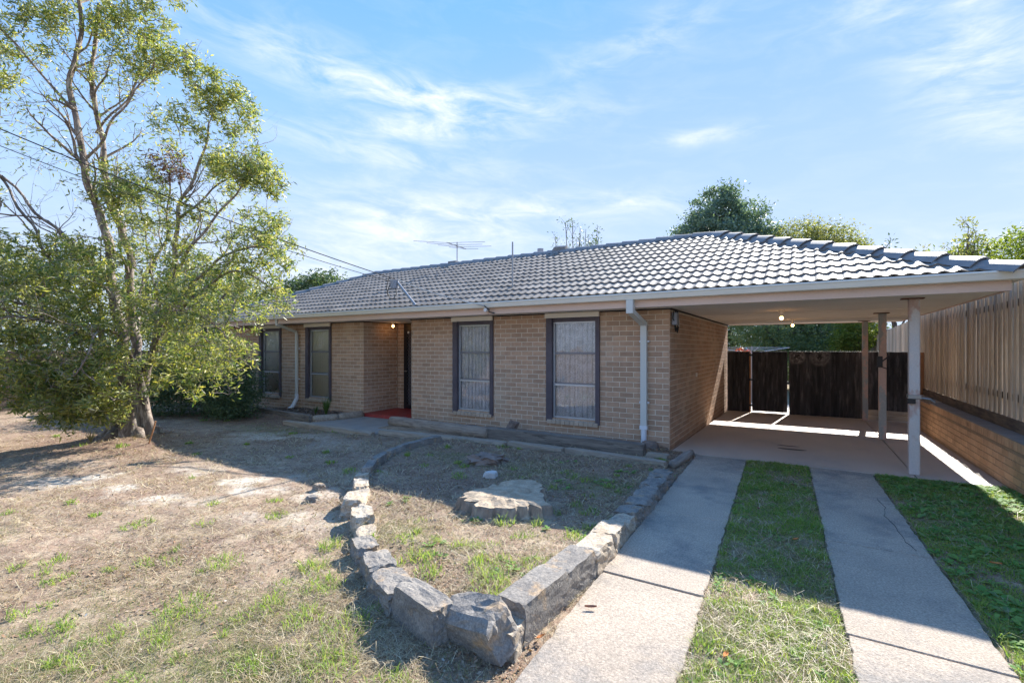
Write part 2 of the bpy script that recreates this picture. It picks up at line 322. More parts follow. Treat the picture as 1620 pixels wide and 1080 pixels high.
# ------------------------------------------------------------------ ground
BED = [(-2.75,-3.75),(-2.0,-4.55),(-1.45,-4.95),(-.9,-5.35),(-.4,-5.6),(.2,-5.72),(.46,-5.5),(.5,-5.0),(.47,-4.0),(.44,-3.0),(.36,-1.8),(.25,-1.35),(-3.3,-1.45),(-3.4,-1.7),(-3.35,-2.6)]
def inside(x, y, poly):
    r = np.zeros(np.shape(x), bool); n = len(poly)
    for i in range(n):
        x0, y0 = poly[i]; x1, y1 = poly[(i+1) % n]
        c = ((y0 > y) != (y1 > y)) & (x < (x1-x0)*(y-y0)/((y1-y0)+1e-12)+x0); r ^= c
    return r
def strip_l(y): return .44-.036*(y+.2), 1.12-.038*(y+.1)
def strip_r(y): return 1.89-.036*(y+.1), 2.58-.038*(y+.3)
def on_conc(x, y, pad=0.):
    a, b = strip_l(y); c, d = strip_r(y)
    s = (y < -.1) & (((x > a-pad) & (x < b+pad)) | ((x > c-pad) & (x < d+pad)))
    return s | ((y >= -.16-pad) & (x > 0) & (x < 3.86))
def ground_z(x, y):
    x = np.asarray(x, float); y = np.asarray(y, float)
    fall = np.clip((30-np.hypot(x, y))/10, 0, 1)
    z = -.008+(fbm(x, y, 1.3, 3, 5)-.5)*.05*fall+(fbm(x, y, 9, 3, 9)-.5)*.022*fall
    z = np.where(y > -.1, -.012*np.clip(y, 0, 12)-.075, z)
    z = np.where((y > -.9) & (x < -5.6), -.01+(fbm(x, y, 12, 3, 2)-.5)*.05, z)
    z = np.where((y > -1.2) & (y < .1) & (x < -7.2) & (x > -9.9), .055+(fbm(x, y, 14, 3, 3)-.5)*.05, z)
    z = np.where((y > -1.05) & (y < .0) & (x > -5.5) & (x < .25), .03, z)
    inb = inside(x, y, BED)
    z = np.where(inb, z+.075, z)
    mid = (x > 1.1) & (x < 2.1) & (y < -.12)
    z = np.where(mid & ~on_conc(x, y), z*.5+.014, z)
    rt = (x > 2.55) & (x < 3.85) & (y < -.12)
    z = np.where(rt & ~on_conc(x, y), z*.6+.018, z)
    mound = np.exp(-((x+8.3)**2+(y+4.1)**2)/.7)*.12
    z = z+mound
    z = np.where(on_conc(x, y, .02), np.minimum(z, -.03-.012*np.clip(y, 0, 12)), z)
    return z
def axis_coords(a, b, step, far, g=1.18):
    c = list(np.arange(a, b+1e-6, step)); s = step; p = a; lo = []
    while p > -far: s *= g; p -= s; lo.append(p)
    s = step; p = c[-1]; hi = []
    while p < far: s *= g; p += s; hi.append(p)
    return np.array(lo[::-1]+c+hi)
def G(x, y, cx, cy, sx, sy, rot=0):
    c, s = math.cos(rot), math.sin(rot); dx, dy = x-cx, y-cy; u = dx*c+dy*s; v = -dx*s+dy*c
    return np.exp(-(u/sx)**2-(v/sy)**2)
def sand_mask(x, y):
    n = fbm(x, y, 2.2, 5, 21); a = G(x, y, -4.1, -4.75, 1.5, .55, .25)+.9*G(x, y, -5.4, -5.5, 1.5, .45, .1)+.5*G(x, y, -2.6, -5.0, .8, .3, 0)+.75*G(x, y, -6.4, -2.7, 1.4, .6, .1)
    return np.clip(a*1.25*np.clip((n-.42)*6, 0, 1), 0, 1)
def green_mask(x, y):
    n = fbm(x, y, 1.6, 4, 33)
    a = .9*G(x, y, -2.6, -7.5, 2.2, .75, .0)+.75*G(x, y, -.2, -6.5, 1.2, .6, 0)+.55*G(x, y, -5, -6.9, 1.5, .5, 0)+.5*G(x, y, -7, -2.2, 2.0, .5, 0)+.7*G(x, y, -.4, -2.6, .9, .5, 0)+.6*G(x, y, -2.2, -2.4, .7, .35, 0)+.5*G(x, y, -.1, -4.6, .5, .5, 0)+.5*G(x, y, -1.1, -4.9, .6, .3, 0)
    a = np.where((x > 1.1) & (x < 2.1), .85+.15*(y > -4), a); a = np.where(x > 2.5, 1.0, a)
    return np.clip(a*np.clip((n-.30)*4, 0, 1.2), 0, 1)
def litter_dark_mask(x, y):
    n = fbm(x, y, 1.1, 4, 44)
    a = G(x, y, -8.6, -4.6, 2.6, 1.1)+.8*G(x, y, -9.6, -1.6, 2.2, .9)+.7*G(x, y, -2.0, -4.1, .9, .6)+.8*G(x, y, -.5, -5.2, .4, .2)+.75*((y > -.9) & (x < -7) & (x > -10))
    a = a+.65*((y > -3.5) & (x > -3.4) & (x < .6))+.35*((y > -3.6) & (y < -1.5) & (x <= -3.4) & (x > -8))  # soil darkened over the bed and lawn that lie in the house shadow
    return np.clip(a+np.clip((n-.55)*3, 0, .7), 0, 1)
xs = axis_coords(-12.5, 4.1, .045, 420, 1.22); ys = axis_coords(-8.2, .05, .045, 420, 1.22)
X, Y = np.meshgrid(xs, ys); Zg = ground_z(X, Y)
nx, ny = len(xs), len(ys); idx = np.arange(nx*ny).reshape(ny, nx)
quads = np.stack([idx[:-1,:-1], idx[:-1,1:], idx[1:,1:], idx[1:,:-1]], -1).reshape(-1, 4)
me = np_mesh('ground', np.stack([X, Y, Zg], -1).reshape(-1, 3), quads, True)
ca = me.color_attributes.new('patch', 'FLOAT_COLOR', 'POINT')
cols = np.stack([sand_mask(X, Y), green_mask(X, Y), litter_dark_mask(X, Y), np.ones_like(X)], -1).reshape(-1).astype(np.float32)
ca.data.foreach_set('color', cols)
def ground_material():
    M = bpy.data.materials.new('lawn_soil'); M.use_nodes = True; nt = M.node_tree; N = nt.nodes.new; L = nt.links.new; b = nt.nodes['Principled BSDF']
    b.inputs['Roughness'].default_value = .95; b.inputs['Specular IOR Level'].default_value = .15
    geo = N('ShaderNodeNewGeometry'); at = N('ShaderNodeAttribute'); at.attribute_name = 'patch'; sp = N('ShaderNodeSeparateColor'); L(at.outputs['Color'], sp.inputs[0])
    def noise(s, d=6, r=.65, st=None):
        n = N('ShaderNodeTexNoise'); n.inputs['Scale'].default_value = s; n.inputs['Detail'].default_value = d; n.inputs['Roughness'].default_value = r; L(geo.outputs['Position'], n.inputs['Vector']); return n.outputs['Fac']
    def mr(f, a, bb, c=0., d=1.):
        n = N('ShaderNodeMapRange'); n.inputs['From Min'].default_value = a; n.inputs['From Max'].default_value = bb; n.inputs['To Min'].default_value = c; n.inputs['To Max'].default_value = d; L(f, n.inputs['Value']); return n.outputs[0]
    def mul(a, bb):
        n = N('ShaderNodeMath'); n.operation = 'MULTIPLY'; L(a, n.inputs[0])
        if isinstance(bb, float): n.inputs[1].default_value = bb
        else: L(bb, n.inputs[1])
        return n.outputs[0]
    def mix(f, a, bb, mode='MIX'):
        n = N('ShaderNodeMix'); n.data_type = 'RGBA'; n.blend_type = mode
        L(f, n.inputs[0]) if not isinstance(f, float) else setattr(n.inputs[0], 'default_value', f)
        for s, v in ((6, a), (7, bb)):
            if isinstance(v, tuple): n.inputs[s].default_value = (*v, 1)
            else: L(v, n.inputs[s])
        return n.outputs[2]
    c = mix(mr(noise(1.4), .38, .62), (.38,.265,.185), (.29,.20,.145))
    c = mix(mr(noise(6), .42, .62), c, (.47,.365,.255))
    c = mix(mr(noise(3.2, 6), .47, .60, 0, .85), c, (.23,.155,.11))
    c = mix(mr(noise(24, 6, .75), .48, .62, 0, .9), c, (.13,.09,.065))
    c = mix(mr(noise(70, 4), .56, .66, 0, .7), c, (.60,.52,.40))
    c = mix(mul(sp.outputs[2], mr(noise(9, 5), .35, .6, .35, 1.)), c, (.21,.135,.10))
    c = mix(mul(sp.outputs[1], mr(noise(7, 5), .35, .6, .1, .75)), c, (.15,.155,.07))
    c = mix(mul(sp.outputs[0], mr(noise(16, 6, .75), .38, .55, .1, .95)), c, (.58,.52,.43))
    g = mr(noise(130, 3, .7), .3, .7, .72, 1.25); cc = N('ShaderNodeCombineColor'); [L(g, cc.inputs[i]) for i in range(3)]
    c = mix(1.0, c, cc.outputs[0], 'MULTIPLY')
    L(c, b.inputs['Base Color'])
    bp = N('ShaderNodeBump'); bp.inputs['Strength'].default_value = .8; bp.inputs['Distance'].default_value = .012; L(noise(55, 6, .75), bp.inputs['Height']); L(bp.outputs[0], b.inputs['Normal'])
    return M
tag(obj('ground', me, ground_material()), kind='structure')

# carport slab with a joint, driveway strips
def slab_prism(poly, z0, z1):
    n = len(poly); mb = MB(); mb.add([(x, y, z0(x, y) if callable(z0) else z0) for x, y in poly]+[(x, y, z1(x, y) if callable(z1) else z1) for x, y in poly],
        [tuple(range(n-1, -1, -1)), tuple(range(n, 2*n))]+[(i, (i+1) % n, n+(i+1) % n, n+i) for i in range(n)]); return mb
top = lambda x, y: .012-.012*max(y, 0)
slab_root = tag(empty('carport_slab', (0,0,0)), kind='structure')
slab_prism([(.05,-.16),(3.02,-.16),(3.02,9),(.05,9)], -.14, top).build('slab_panel', m_slab, slab_root)
slab_prism([(3.035,-.16),(3.845,-.16),(3.845,9),(3.035,9)], -.14, top).build('slab_panel', m_slab, slab_root)
for cx, cy, a, b_ in ((1.66,1.05,.20,.07),(1.60,1.35,.16,.045)):
    mb = MB(); n = 20; z = .0035
    mb.add([(cx+a*math.cos(t)*(1+.12*math.sin(3*t)), cy+b_*math.sin(t)*(1+.15*math.cos(2*t)), top(0, cy)+.003) for t in [2*math.pi*i/n for i in range(n)]], [tuple(range(n))])
    mb.build('oil_stain', m_stain, slab_root)
JY = [-.17,-1.52,-3.03,-4.55,-6.05,-7.55,-9.1]
for f in (strip_l, strip_r):
    root = tag(empty('driveway_strip', (f(-.2)[0],-.2,0)), kind='structure')
    for k in range(len(JY)-1):
        y1, y0 = JY[k]-.006, JY[k+1]+.006
        pts = []
        for t in np.linspace(0, 1, 28):
            y = y1+(y0-y1)*t; pts.append((f(y)[0]+random.gauss(0,.0045), y))
        for t in np.linspace(1, 0, 28):
            y = y1+(y0-y1)*t; pts.append((f(y)[1]+random.gauss(0,.0045), y))
        dz = random.uniform(-.004,.004)
        p2 = [(x-root.location.x, y-root.location.y) for x, y in pts]
        slab_prism(p2[::-1], -.1, .012+dz).build('concrete_panel', m_conc, root, bevel=.004, recalc=True)

    if f is strip_r:
        for pts in ([(2.50,-1.42),(2.53,-1.75),(2.50,-2.05),(2.55,-2.4),(2.56,-2.75),(2.62,-2.98)],):
            ck = MB(); fine_ = []
            for a, b_ in zip(pts, pts[1:]):
                for t in (0,.25,.5,.75): fine_.append((a[0]+(b_[0]-a[0])*t+random.gauss(0,.006), a[1]+(b_[1]-a[1])*t))
            for a, b_ in zip(fine_, fine_[1:]): ck.bar((a[0]-root.location.x, a[1]-root.location.y, .0135), (b_[0]-root.location.x, b_[1]-root.location.y, .0135), random.uniform(.0012,.0026), .005)
            ck.build('crack', m_joint, root)

# ------------------------------------------------------------------ house
house = empty('brick_house', (0,0,0), label='single storey brown brick house with grey tiled hip roof and open carport', cat='house')
SOF = 2.265
bricks = []     # (matrix, length) full list
def brick_wall(name, org, ang, length, z0, z1, openings=(), depth=.11, mortar=m_mortar, parent=house, store=bricks, phase=0.0, bh=.076, pitch=.086, bl=.230):
    """wall face in the plane through org along direction ang; outward normal is to the right of the direction"""
    u = Vector((math.cos(ang), math.sin(ang), 0)); nrm = Vector((u.y, -u.x, 0)); mb = MB()
    xs_ = sorted(set([0, length]+[v for o in openings for v in o[:2]])); zs_ = sorted(set([z0, z1]+[v for o in openings for v in o[2:]]))
    def isopen(a, z):
        return any(o[0]-1e-5 < a < o[1]+1e-5 and o[2]-1e-5 < z < o[3]+1e-5 for o in openings)
    o_ = Vector((org[0], org[1], 0))
    for i in range(len(xs_)-1):
        for j in range(len(zs_)-1):
            a, b_ = xs_[i], xs_[i+1]; c, d = zs_[j], zs_[j+1]
            if isopen((a+b_)/2, (c+d)/2): continue
            vs = []
            for zz in (c, d):
                a_i = a+.008 if i == 0 else a; b_i = b_-.008 if i == len(xs_)-2 else b_
                for aa, off in ((a_i, -.0045), (b_i, -.0045), (b_i, -depth), (a_i, -depth)): 
                    p = o_+u*aa+nrm*off; vs.append((p.x, p.y, zz))
            mb.add(vs, [(0,3,2,1),(4,5,6,7),(0,1,5,4),(1,2,6,5),(2,3,7,6),(3,0,4,7)])
    wall = mb.build(name, mortar, parent)
    k = 0; z = z0
    while z+bh*.5 < z1:
        top_ = min(z+bh, z1-.002)
        cuts = [0, length]
        segs = []; ex = sorted(set(cuts+[v for o in openings for v in o[:2] if o[2] < (z+top_)/2 < o[3]]))
        for i in range(len(ex)-1):
            if not isopen((ex[i]+ex[i+1])/2, (z+top_)/2): segs.append((ex[i], ex[i+1]))
        off = (phase + (0 if k % 2 else (bl+.01)/2)) % (bl+.01)
        a = -off
        while a < length:
            for s0, s1 in segs:
                lo, hi = max(a, s0), min(a+bl, s1)
                if hi-lo > .035: store.append((o_+u*lo, u, nrm, hi-lo, z, top_-z))
            a += bl+.01
        z += pitch; k += 1
    return wall
_bm = {}
def brick_mesh(l, h, d=.02):
    key = (round(l, 3), round(h, 3))
    if key not in _bm:
        e = .004; mb = MB()
        mb.add([(e,-.0,e),(l-e,-.0,e),(l-e,-.0,h-e),(e,-.0,h-e),(0,e,0),(l,e,0),(l,e,h),(0,e,h),(0,d,0),(l,d,0),(l,d,h),(0,d,h)],
               [(0,1,2,3),(4,5,1,0),(5,6,2,1),(6,7,3,2),(7,4,0,3),(8,9,5,4),(9,10,6,5),(10,11,7,6),(11,8,4,7)])
        _bm[key] = mb
    return _bm[key]
_bme = {}
def place_bricks(lst, material, nparts, parent, stuffname):
    """the pieces that show largest become parts, the rest one joined part"""
    cx, cy, cz = CAM
    def size(b):
        p, u, n, l, z, h = b; c = p+u*(l/2); d = Vector((cx-c.x, cy-c.y, cz-z)); dist = d.length
        f = d.normalized().dot(n)
        df = -(c.x-cx)*math.sin(R(YAW))+(c.y-cy)*math.cos(R(YAW)); lat = (c.x-cx)*math.cos(R(YAW))+(c.y-cy)*math.sin(R(YAW))
        if f <= 0 or df < .1 or abs(lat/df) > 1.08: return 0
        return l*h*f/dist**2
    lst = sorted(lst, key=size, reverse=True)
    vs = []; fs = []; nv = 0
    for i, (p, u, n, l, z, h) in enumerate(lst):
        j = random.uniform(-.0015,.0015)
        M4 = Matrix(((u.x, -n.x, 0, p.x+n.x*j), (u.y, -n.y, 0, p.y+n.y*j), (0, 0, 1, z), (0, 0, 0, 1)))
        mb = brick_mesh(l, h)
        if i < nparts:
            key = (material.name, round(l, 3), round(h, 3))
            if key not in _bme: _bme[key] = mb.mesh('brick'); _bme[key].materials.append(material)
            o = bpy.data.objects.new('brick', _bme[key]); link(o)
            o.parent = parent; o.matrix_basis = M4
        else:
            vs += [M4 @ Vector(q) for q in mb.v]; fs += [tuple(a+nv for a in f) for f in mb.f]; nv += len(mb.v)
    if vs:
        me = bpy.data.meshes.new(stuffname); me.from_pydata([tuple(v) for v in vs], [], fs)
        tag(obj(stuffname, me, material, parent), kind='stuff')

# walls: direction +x, outward normal = (0,-1)
WT = 2.245
W = dict(w1=(-4.391,-3.409), w2=(-2.204,-1.196), w3=(-9.285,-8.297), w4=(-11.40,-10.39))
SZ = .33
front_wall = brick_wall('front_wall', (-5.58,0), 0, 5.58, -.06, WT, [(W[k][0]+5.58, W[k][1]+5.58, SZ, WT) for k in ('w1','w2')], phase=(.23-5.58) % .24)
side_wall = brick_wall('side_wall', (0,0), math.pi/2, 6.6, -.10, WT, phase=.12)
porch_wall = brick_wall('porch_wall', (-7.12,0), math.pi/2, 1.1, -.06, WT, phase=.12)
bedroom_wall = brick_wall('bedroom_wall', (-13.1,0), 0, 13.1-7.12, -.06, WT, [(W[k][0]+13.1, W[k][1]+13.1, SZ, WT) for k in ('w3','w4')], phase=(.23-5.98) % .24)
brick_wall('porch_back_wall', (-7.12,1.1), 0, .27, -.06, WT)
place_bricks(bricks, m_brick, 300, house, 'remaining_bricks')
mb = MB(); mb.box(-5.69,-5.587,.115,1.1,-.1,WT); mb.build('hall_wall', m_mortar, house)
MB().box(-5.95,-5.69,1.1,1.2,-.1,WT).build('hall_wall', m_mortar, house)
m_rear = mat('rear_brick', (.25,.165,.12), (.30,.22,.16), scale=6, rough=.9)
MB().box(-13.1,0,6.49,6.6,-.3,WT).build('rear_wall', m_rear, house)
MB().box(-13.1,-12.99,.12,6.48,-.3,WT).build('end_wall', m_rear, house)
MB().box(-12.98,-.12,.12,6.48,-.10,-.05).build('inside_floor', m_shade_liner, house)  # near-black floor, room darkness put into its colour
# black timber bead along the wall tops
bd = MB()
for a, b_ in ((-5.60,W['w1'][0]-.02),(W['w1'][1]+.02,W['w2'][0]-.02),(W['w2'][1]+.02,.03),(-13.1,W['w4'][0]-.02),(W['w4'][1]+.02,W['w3'][0]-.02),(W['w3'][1]+.02,-7.10)): bd.box(a, b_, -.022, .1, WT+.0015, SOF-.002)
bd.box(.0305,.032,-.022,6.6,WT,SOF-.002); bd.box(-.1,.03,.102,6.6,WT+.0015,SOF-.002); bd.box(-7.2,-7.098,.102,1.1,WT+.0015,SOF-.002)
bd.build('eave_bead', m_blacktrim, house)

# windows
def window(x0, x1, lace, label=None):
    w_ = x1-x0; f = MB(); f.box(x0, x0+.0, 0, 0, 0, 0) if False else None
    root = MB()
    zb, zt = SZ+.03, 2.10
    # dark reveal boards
    root.box(x0-.012, x0+.105, -.035, .02, SZ-.04, WT+.012); root.box(x1-.062, x1+.012, -.035, .02, SZ-.04, WT+.012)
    root.box(x0+.06, x0+.105, .0205, .11, SZ+.02, WT); root.box(x1-.062, x1-.03, .0205, .11, SZ+.02, WT)
    root.box(x0+.105, x1-.062, .0, .11, zt, WT-.01)
    W_ = root.build('window', m_trim, house)
    if label: W_['label'] = label
    MB().box(x0-.02, x1+.02, -.075, -.036, WT-.075, WT+.012).build('blind_box', m_cream, W_, bevel=.004, recalc=True)
    a, b_ = x0+.105, x1-.062
    fr = MB(); t = .03
    fr.box(a, a+t, .035, .075, zb, zt); fr.box(b_-t, b_, .035, .075, zb, zt); fr.box(a+t, b_-t, .035, .075, zt-t, zt); fr.box(a+t, b_-t, .035, .075, zb, zb+t)
    zm = zb+(zt-zb)*.345
    fr.box(a+t, b_-t, .030, .075, zm-.016, zm+.016)
    fr.build('frame', m_alu, W_)
    z2 = zb+(zt-zb)*.675
    g = MB(); g.box(a+t, b_-t, .04, .072, z2-.018, z2+.018); g.box(a+t, b_-t, .04, .072, zm+.016, zm+.04); g.build('sash_bar', m_alug, W_)
    for p, q, gm in ((zb+t, zm-.016, m_glass), (zm+.04, z2-.018, m_glass_s), (z2+.018, zt-t, m_glass_s)):
        pm = MB(); pm.add([(a+t,.056,p),(b_-t,.056,p),(b_-t,.056,q),(a+t,.056,q)], [(0,1,2,3)]); pm.build('pane', gm, W_)
    # curtain: rippled sheet
    cv = MB(); n = 120; rows = 2; vs = []
    for j in range(rows):
        for i in range(n+1):
            xx = a-.03+(b_-a+.06)*i/n
            if lace: yy = .105+.018*math.sin(i*.42)+.014*math.sin(i*.97+1)
            else: yy = .11+.018*math.sin(i*.63)+.008*math.sin(i*1.3)
            vs.append((xx, yy, zb-.05 if j == 0 else zt+.1))
    cv.add(vs, [(i, i+1, n+2+i, n+1+i) for i in range(n)])
    cv.build('curtain', m_lace if lace else m_curtain, W_, smooth=True)
    # sloping brick-on-edge sill
    n = max(8, int((w_-.04)/.086)); st = (w_-.02)/n
    for i in range(n):
        xa = x0+.01+i*st; s = MB()
        s.prism([(-.045,SZ-.075),(.08,SZ-.02),(.08,SZ+.03),(-.045,SZ-.01)], xa+.004, xa+st-.004, 'x'); s.build('brick', m_sill, W_, recalc=True)
window(*W['w1'], True); window(*W['w2'], True); window(*W['w3'], False); window(*W['w4'], False)
# near-black sheet behind the curtains, its colour standing in for the unlit rooms
MB().box(-5.5,-.2,.9,.92,-.05,WT).build('dark_backing', m_shade_liner, house)

# porch: red painted slab with step, door
pm = MB(); pm.prism([(.0,-.1),(1.2,-.1),(1.2,.10),(-.02,.085),(-.04,.0),(-.04,-.1)][::-1], -7.105, -5.60, 'x'); pm.build('porch_slab', m_red, house, recalc=True)
MB().box(-7.12,-5.58,-.06,-.045,-.08,.012).build('porch_step', m_red, house)
dr = MB(); dr.box(-6.85,-6.79,1.06,1.16,.10,WT); dr.box(-6.79,-5.95,1.06,1.16,2.14,WT); dr.build('door_frame', m_black, house)
door = MB().box(-6.79,-5.95,1.10,1.14,.11,2.14).build('front_door', m_trim, house)
sd = MB(); sd.box(-6.79,-6.72,1.045,1.075,.11,2.14); sd.box(-6.03,-5.96,1.045,1.075,.11,2.14); sd.box(-6.72,-6.03,1.045,1.075,.11,.2); sd.box(-6.72,-6.03,1.045,1.075,2.06,2.14)
scr = sd.build('security_door', m_black, house)
ml = MB(); k = -1.95
while k < .75:
    for sgn in (1, -1):
        x0_ = -6.72; pts = []
        for i in range(2): pass
        a0 = max(0, -k if sgn == 1 else k); 
        # line z = .2 + k + .. clipped to the panel
        zA = .2+ (k+1.95)*.72; xA, xB = -6.72, -6.03
        if sgn == 1: p, q = (xA, zA), (xB, zA+.69)
        else: p, q = (xA, zA), (xB, zA-.69)
        def clip(p, q):
            (ax, az), (bx_, bz) = p, q
            for lo, hi in ((.2, 2.06),):
                if az == bz: return None
                t0 = (lo-az)/(bz-az); t1 = (hi-az)/(bz-az)
                ta, tb = max(0, min(t0, t1)), min(1, max(t0, t1))
                if ta >= tb: return None
                return (ax+(bx_-ax)*ta, az+(bz-az)*ta), (ax+(bx_-ax)*tb, az+(bz-az)*tb)
        c = clip(p, q)
        if c: ml.bar((c[0][0], 1.06, c[0][1]), (c[1][0], 1.06, c[1][1]), .006, .008, (0, 1, 0))
    k += .12
ml.build('lattice', m_steel, scr)
MB().tube([(-6.75,1.04,1.05),(-6.75,.99,1.05),(-6.66,.985,1.05)], .011, 8).build('handle', m_steel, scr)
MB().box(-6.70,-6.64,1.036,1.043,2.0,2.05).build('sticker', m_white, scr)

# soffit, fascia, gutter
EX0, EX1, EY0, EY1 = -13.57, 3.77, -.5, 6.62     # fascia lines
MB().box(EX0+.02, EX1-.02, EY0+.02, EY1-.02, SOF, SOF+.012).build('soffit', m_soffit, house)
for yy in (1.9, 4.2): MB().box(.05, EX1-.034, yy, yy+.03, SOF-.006, SOF-.001).build('soffit_batten', m_soffit, house)
fa = MB(); fa.box(EX0, EX1, EY0-.02, EY0+.012, SOF-.012, 2.42); fa.build('front_fascia', m_fascia, house)
fa = MB(); fa.box(EX1-.032, EX1, EY0+.014, EY1, SOF-.012, 2.42); fa.build('side_fascia', m_fascia, house)
MB().box(EX0, EX1-.034, EY1-.02, EY1+.012, SOF-.012, 2.42).build('rear_fascia', m_fascia, house)
MB().box(EX0-.002, EX0+.03, EY0+.014, EY1-.022, SOF-.012, 2.42).build('end_fascia', m_fascia, house)
def gprof(s):   # (distance out from fascia, z)
    return [(.0,2.368),(.085,2.362),(.105,2.372),(.118,2.43),(.128,2.452),(.118,2.468),(.105,2.460),(.103,2.440),(.09,2.385),(.006,2.385),(.004,2.44),(0,2.44)]
g = MB(); g.prism([(EY0-.021-p, z) for p, z in gprof(1)], EX0-.12, EX1+.128, 'x'); g.build('gutter', m_gutter, house, recalc=True)
g = MB(); g.prism([(EX1+.001+p, z) for p, z in gprof(1)], EY0-.02, EY1+.1, 'y'); g.build('gutter', m_gutter, house, recalc=True)
g = MB(); g.prism([(EY1+.013+p, z) for p, z in gprof(1)], EX0-.12, EX1, 'x'); g.build('gutter', m_gutter, house, recalc=True)

# roof
RX0, RX1, RY0, RY1, RZ = -13.65, 3.85, -.6, 6.71, 2.462
TAN = 1.59/3.655; PH = math.atan(TAN); SL = 3.655/math.cos(PH)
ridge_z = RZ+1.59
dk = MB(); q = -.045  # unseen planes under the tiles, added to stop sun leaking through
dk.add([(RX0,RY0,RZ+q),(RX1,RY0,RZ+q),(RX1,RY1,RZ+q),(RX0,RY1,RZ+q),(RX0+3.655,3.055,ridge_z+q),(RX1-3.655,3.055,ridge_z+q)],
       [(0,1,5,4),(1,2,5),(2,3,4,5),(3,0,4)]); dk.build('shade_liner', m_shade_liner, house)
TW, TG, TL = .300, .318, .350
NS = 12
def prof(t):  # two rolls across one tile, t in 0..1
    ph = (t*2) % 1.0
    return .021*math.sin(math.pi*ph/.60) if ph < .60 else -.002*math.sin(math.pi*(ph-.60)/.40)
def tile_verts():
    vs = []
    for i in range(NS+1):
        t = i/NS; z = prof(min(t, .9999))
        vs += [(t*TW, -.0, z+.018), (t*TW, TL, z-.004), (t*TW, .004, z-.006), (t*TW, .0, z+.0178)]
    return vs
TV = tile_verts(); TF = [(4*i, 4*i+4, 4*i+5, 4*i+1) for i in range(NS)]+[(4*i+2, 4*i+6, 4*i+7, 4*i+3) for i in range(NS)]
tile_me = MB().add(TV, TF).mesh('roof_tile'); tile_me.materials.append(m_tile)
tile_me.polygons.foreach_set('use_smooth', [True]*NS+[False]*NS)
tiles = []
def tile_face(org, u, v_h, length, front):
    """org eave corner, u along eave, v_h horizontal inward direction"""
    v = Vector((v_h[0]*math.cos(PH), v_h[1]*math.cos(PH), math.sin(PH))); n = u.cross(v)
    rows = int(SL/TG)+1
    for r in range(rows):
        s = r*TG+.035
        if s > SL-.05: break
        c = s*math.cos(PH)
        k0 = int(math.floor(c/TW)); k1 = int(math.ceil((length-c)/TW))
        for k in range(k0-1, k1+1):
            a = k*TW
            if a+TW < c+.02 or a > length-c-.02: continue
            tiles.append((org, u, v, n, a, s, length, front))
U = Vector
tile_face(U((RX0,RY0,RZ)), U((1,0,0)), (0,1), RX1-RX0, True)
tile_face(U((RX1,RY0,RZ)), U((0,1,0)), (-1,0), RY1-RY0, False)
tile_face(U((RX1,RY1,RZ)), U((-1,0,0)), (0,-1), RX1-RX0, False)
tile_face(U((RX0,RY1,RZ)), U((0,-1,0)), (1,0), RY1-RY0, False)
def tkey(t):
    p = t[0]+t[1]*t[4]+t[2]*t[5]; return (0 if t[7] else 100)+(p-Vector(CAM)).length
tiles.sort(key=tkey)
vs = []; fs = []
for i, (org, u, v, n, a, s, length, front) in enumerate(tiles):
    full = (a > s*math.cos(PH)+TL*.95) and (a+TW < length-(s+TL)*math.cos(PH)) and s+TL < SL
    jr = random.uniform(-.0025,.0025); jz = random.uniform(0,.003)
    Mx = Matrix(((u.x,v.x,n.x,0),(u.y,v.y,n.y,0),(u.z,v.z,n.z,0),(0,0,0,1)))
    p = org+u*a+v*s+n*jz
    if full and i < 300:
        Mx = Mx @ Matrix.Rotation(jr, 4, 'Z'); Mx.translation = p
        o = bpy.data.objects.new('roof_tile', tile_me); link(o); o.parent = house; o.matrix_basis = Mx
    else:
        loc = []
        for (x, y, z) in TV:
            ss = min(s+y, SL); aa = min(max(a+x, ss*math.cos(PH)), length-ss*math.cos(PH)); loc.append(org+u*aa+v*ss+n*(z+jz))
        if i < 300:
            me = bpy.data.meshes.new('roof_tile'); me.from_pydata([tuple(q) for q in loc], [], TF); me.polygons.foreach_set('use_smooth', [True]*NS+[False]*NS)
            obj('roof_tile', me, m_tile, house)
        else:
            b0 = len(vs); vs += [tuple(q) for q in loc]; fs += [tuple(q+b0 for q in f) for f in TF]
me = bpy.data.meshes.new('remaining_tiles'); me.from_pydata(vs, [], fs); me.polygons.foreach_set('use_smooth', [True]*len(me.polygons))
tag(obj('remaining_tiles', me, m_tile, house), kind='stuff')
# ridge and hip caps, overlapping
def caps(a, b_, n, w_=.185, drop=.09, lf=.058):
    a = Vector(a); b_ = Vector(b_); d = (b_-a).normalized(); L_ = (b_-a).length/n; sd = d.cross(Vector((0,0,1))).normalized(); up = sd.cross(d)
    for i in range(n):
        p = a+d*(L_*i-.03); q = a+d*(L_*(i+1)+.0); c = []
        for pt, lift, sc_ in ((p, lf+random.uniform(0,.008), 1.05+lf), (q+d*.03, .022, .92)):
            for x, z in ((-w_,-drop),(-w_*.62,-drop*.25),(-w_*.3,.012),(0,.026),(w_*.3,.012),(w_*.62,-drop*.25),(w_,-drop)):
                c.append(pt+sd*x*sc_+up*(z*sc_+lift))
        for k in range(7): c.append(c[k]-up*.022*1.0)
        m_ = MB().add(c, [(k, k+1, k+8, k+7) for k in range(6)]+[(k+14, k+15, k+1, k) for k in range(6)])
        m_.build('ridge_cap', m_cap, house, recalc=False)
A_ = (RX1-3.655,3.055,ridge_z); B_ = (RX0+3.655,3.055,ridge_z)
caps(B_, A_, 26, .165, .09, .045); caps((RX1,RY0,RZ+.01), A_, 13); caps((RX0,RY0,RZ+.01), B_, 13); caps((RX1,RY1,RZ+.01), A_, 13); caps((RX0,RY1,RZ+.01), B_, 13)
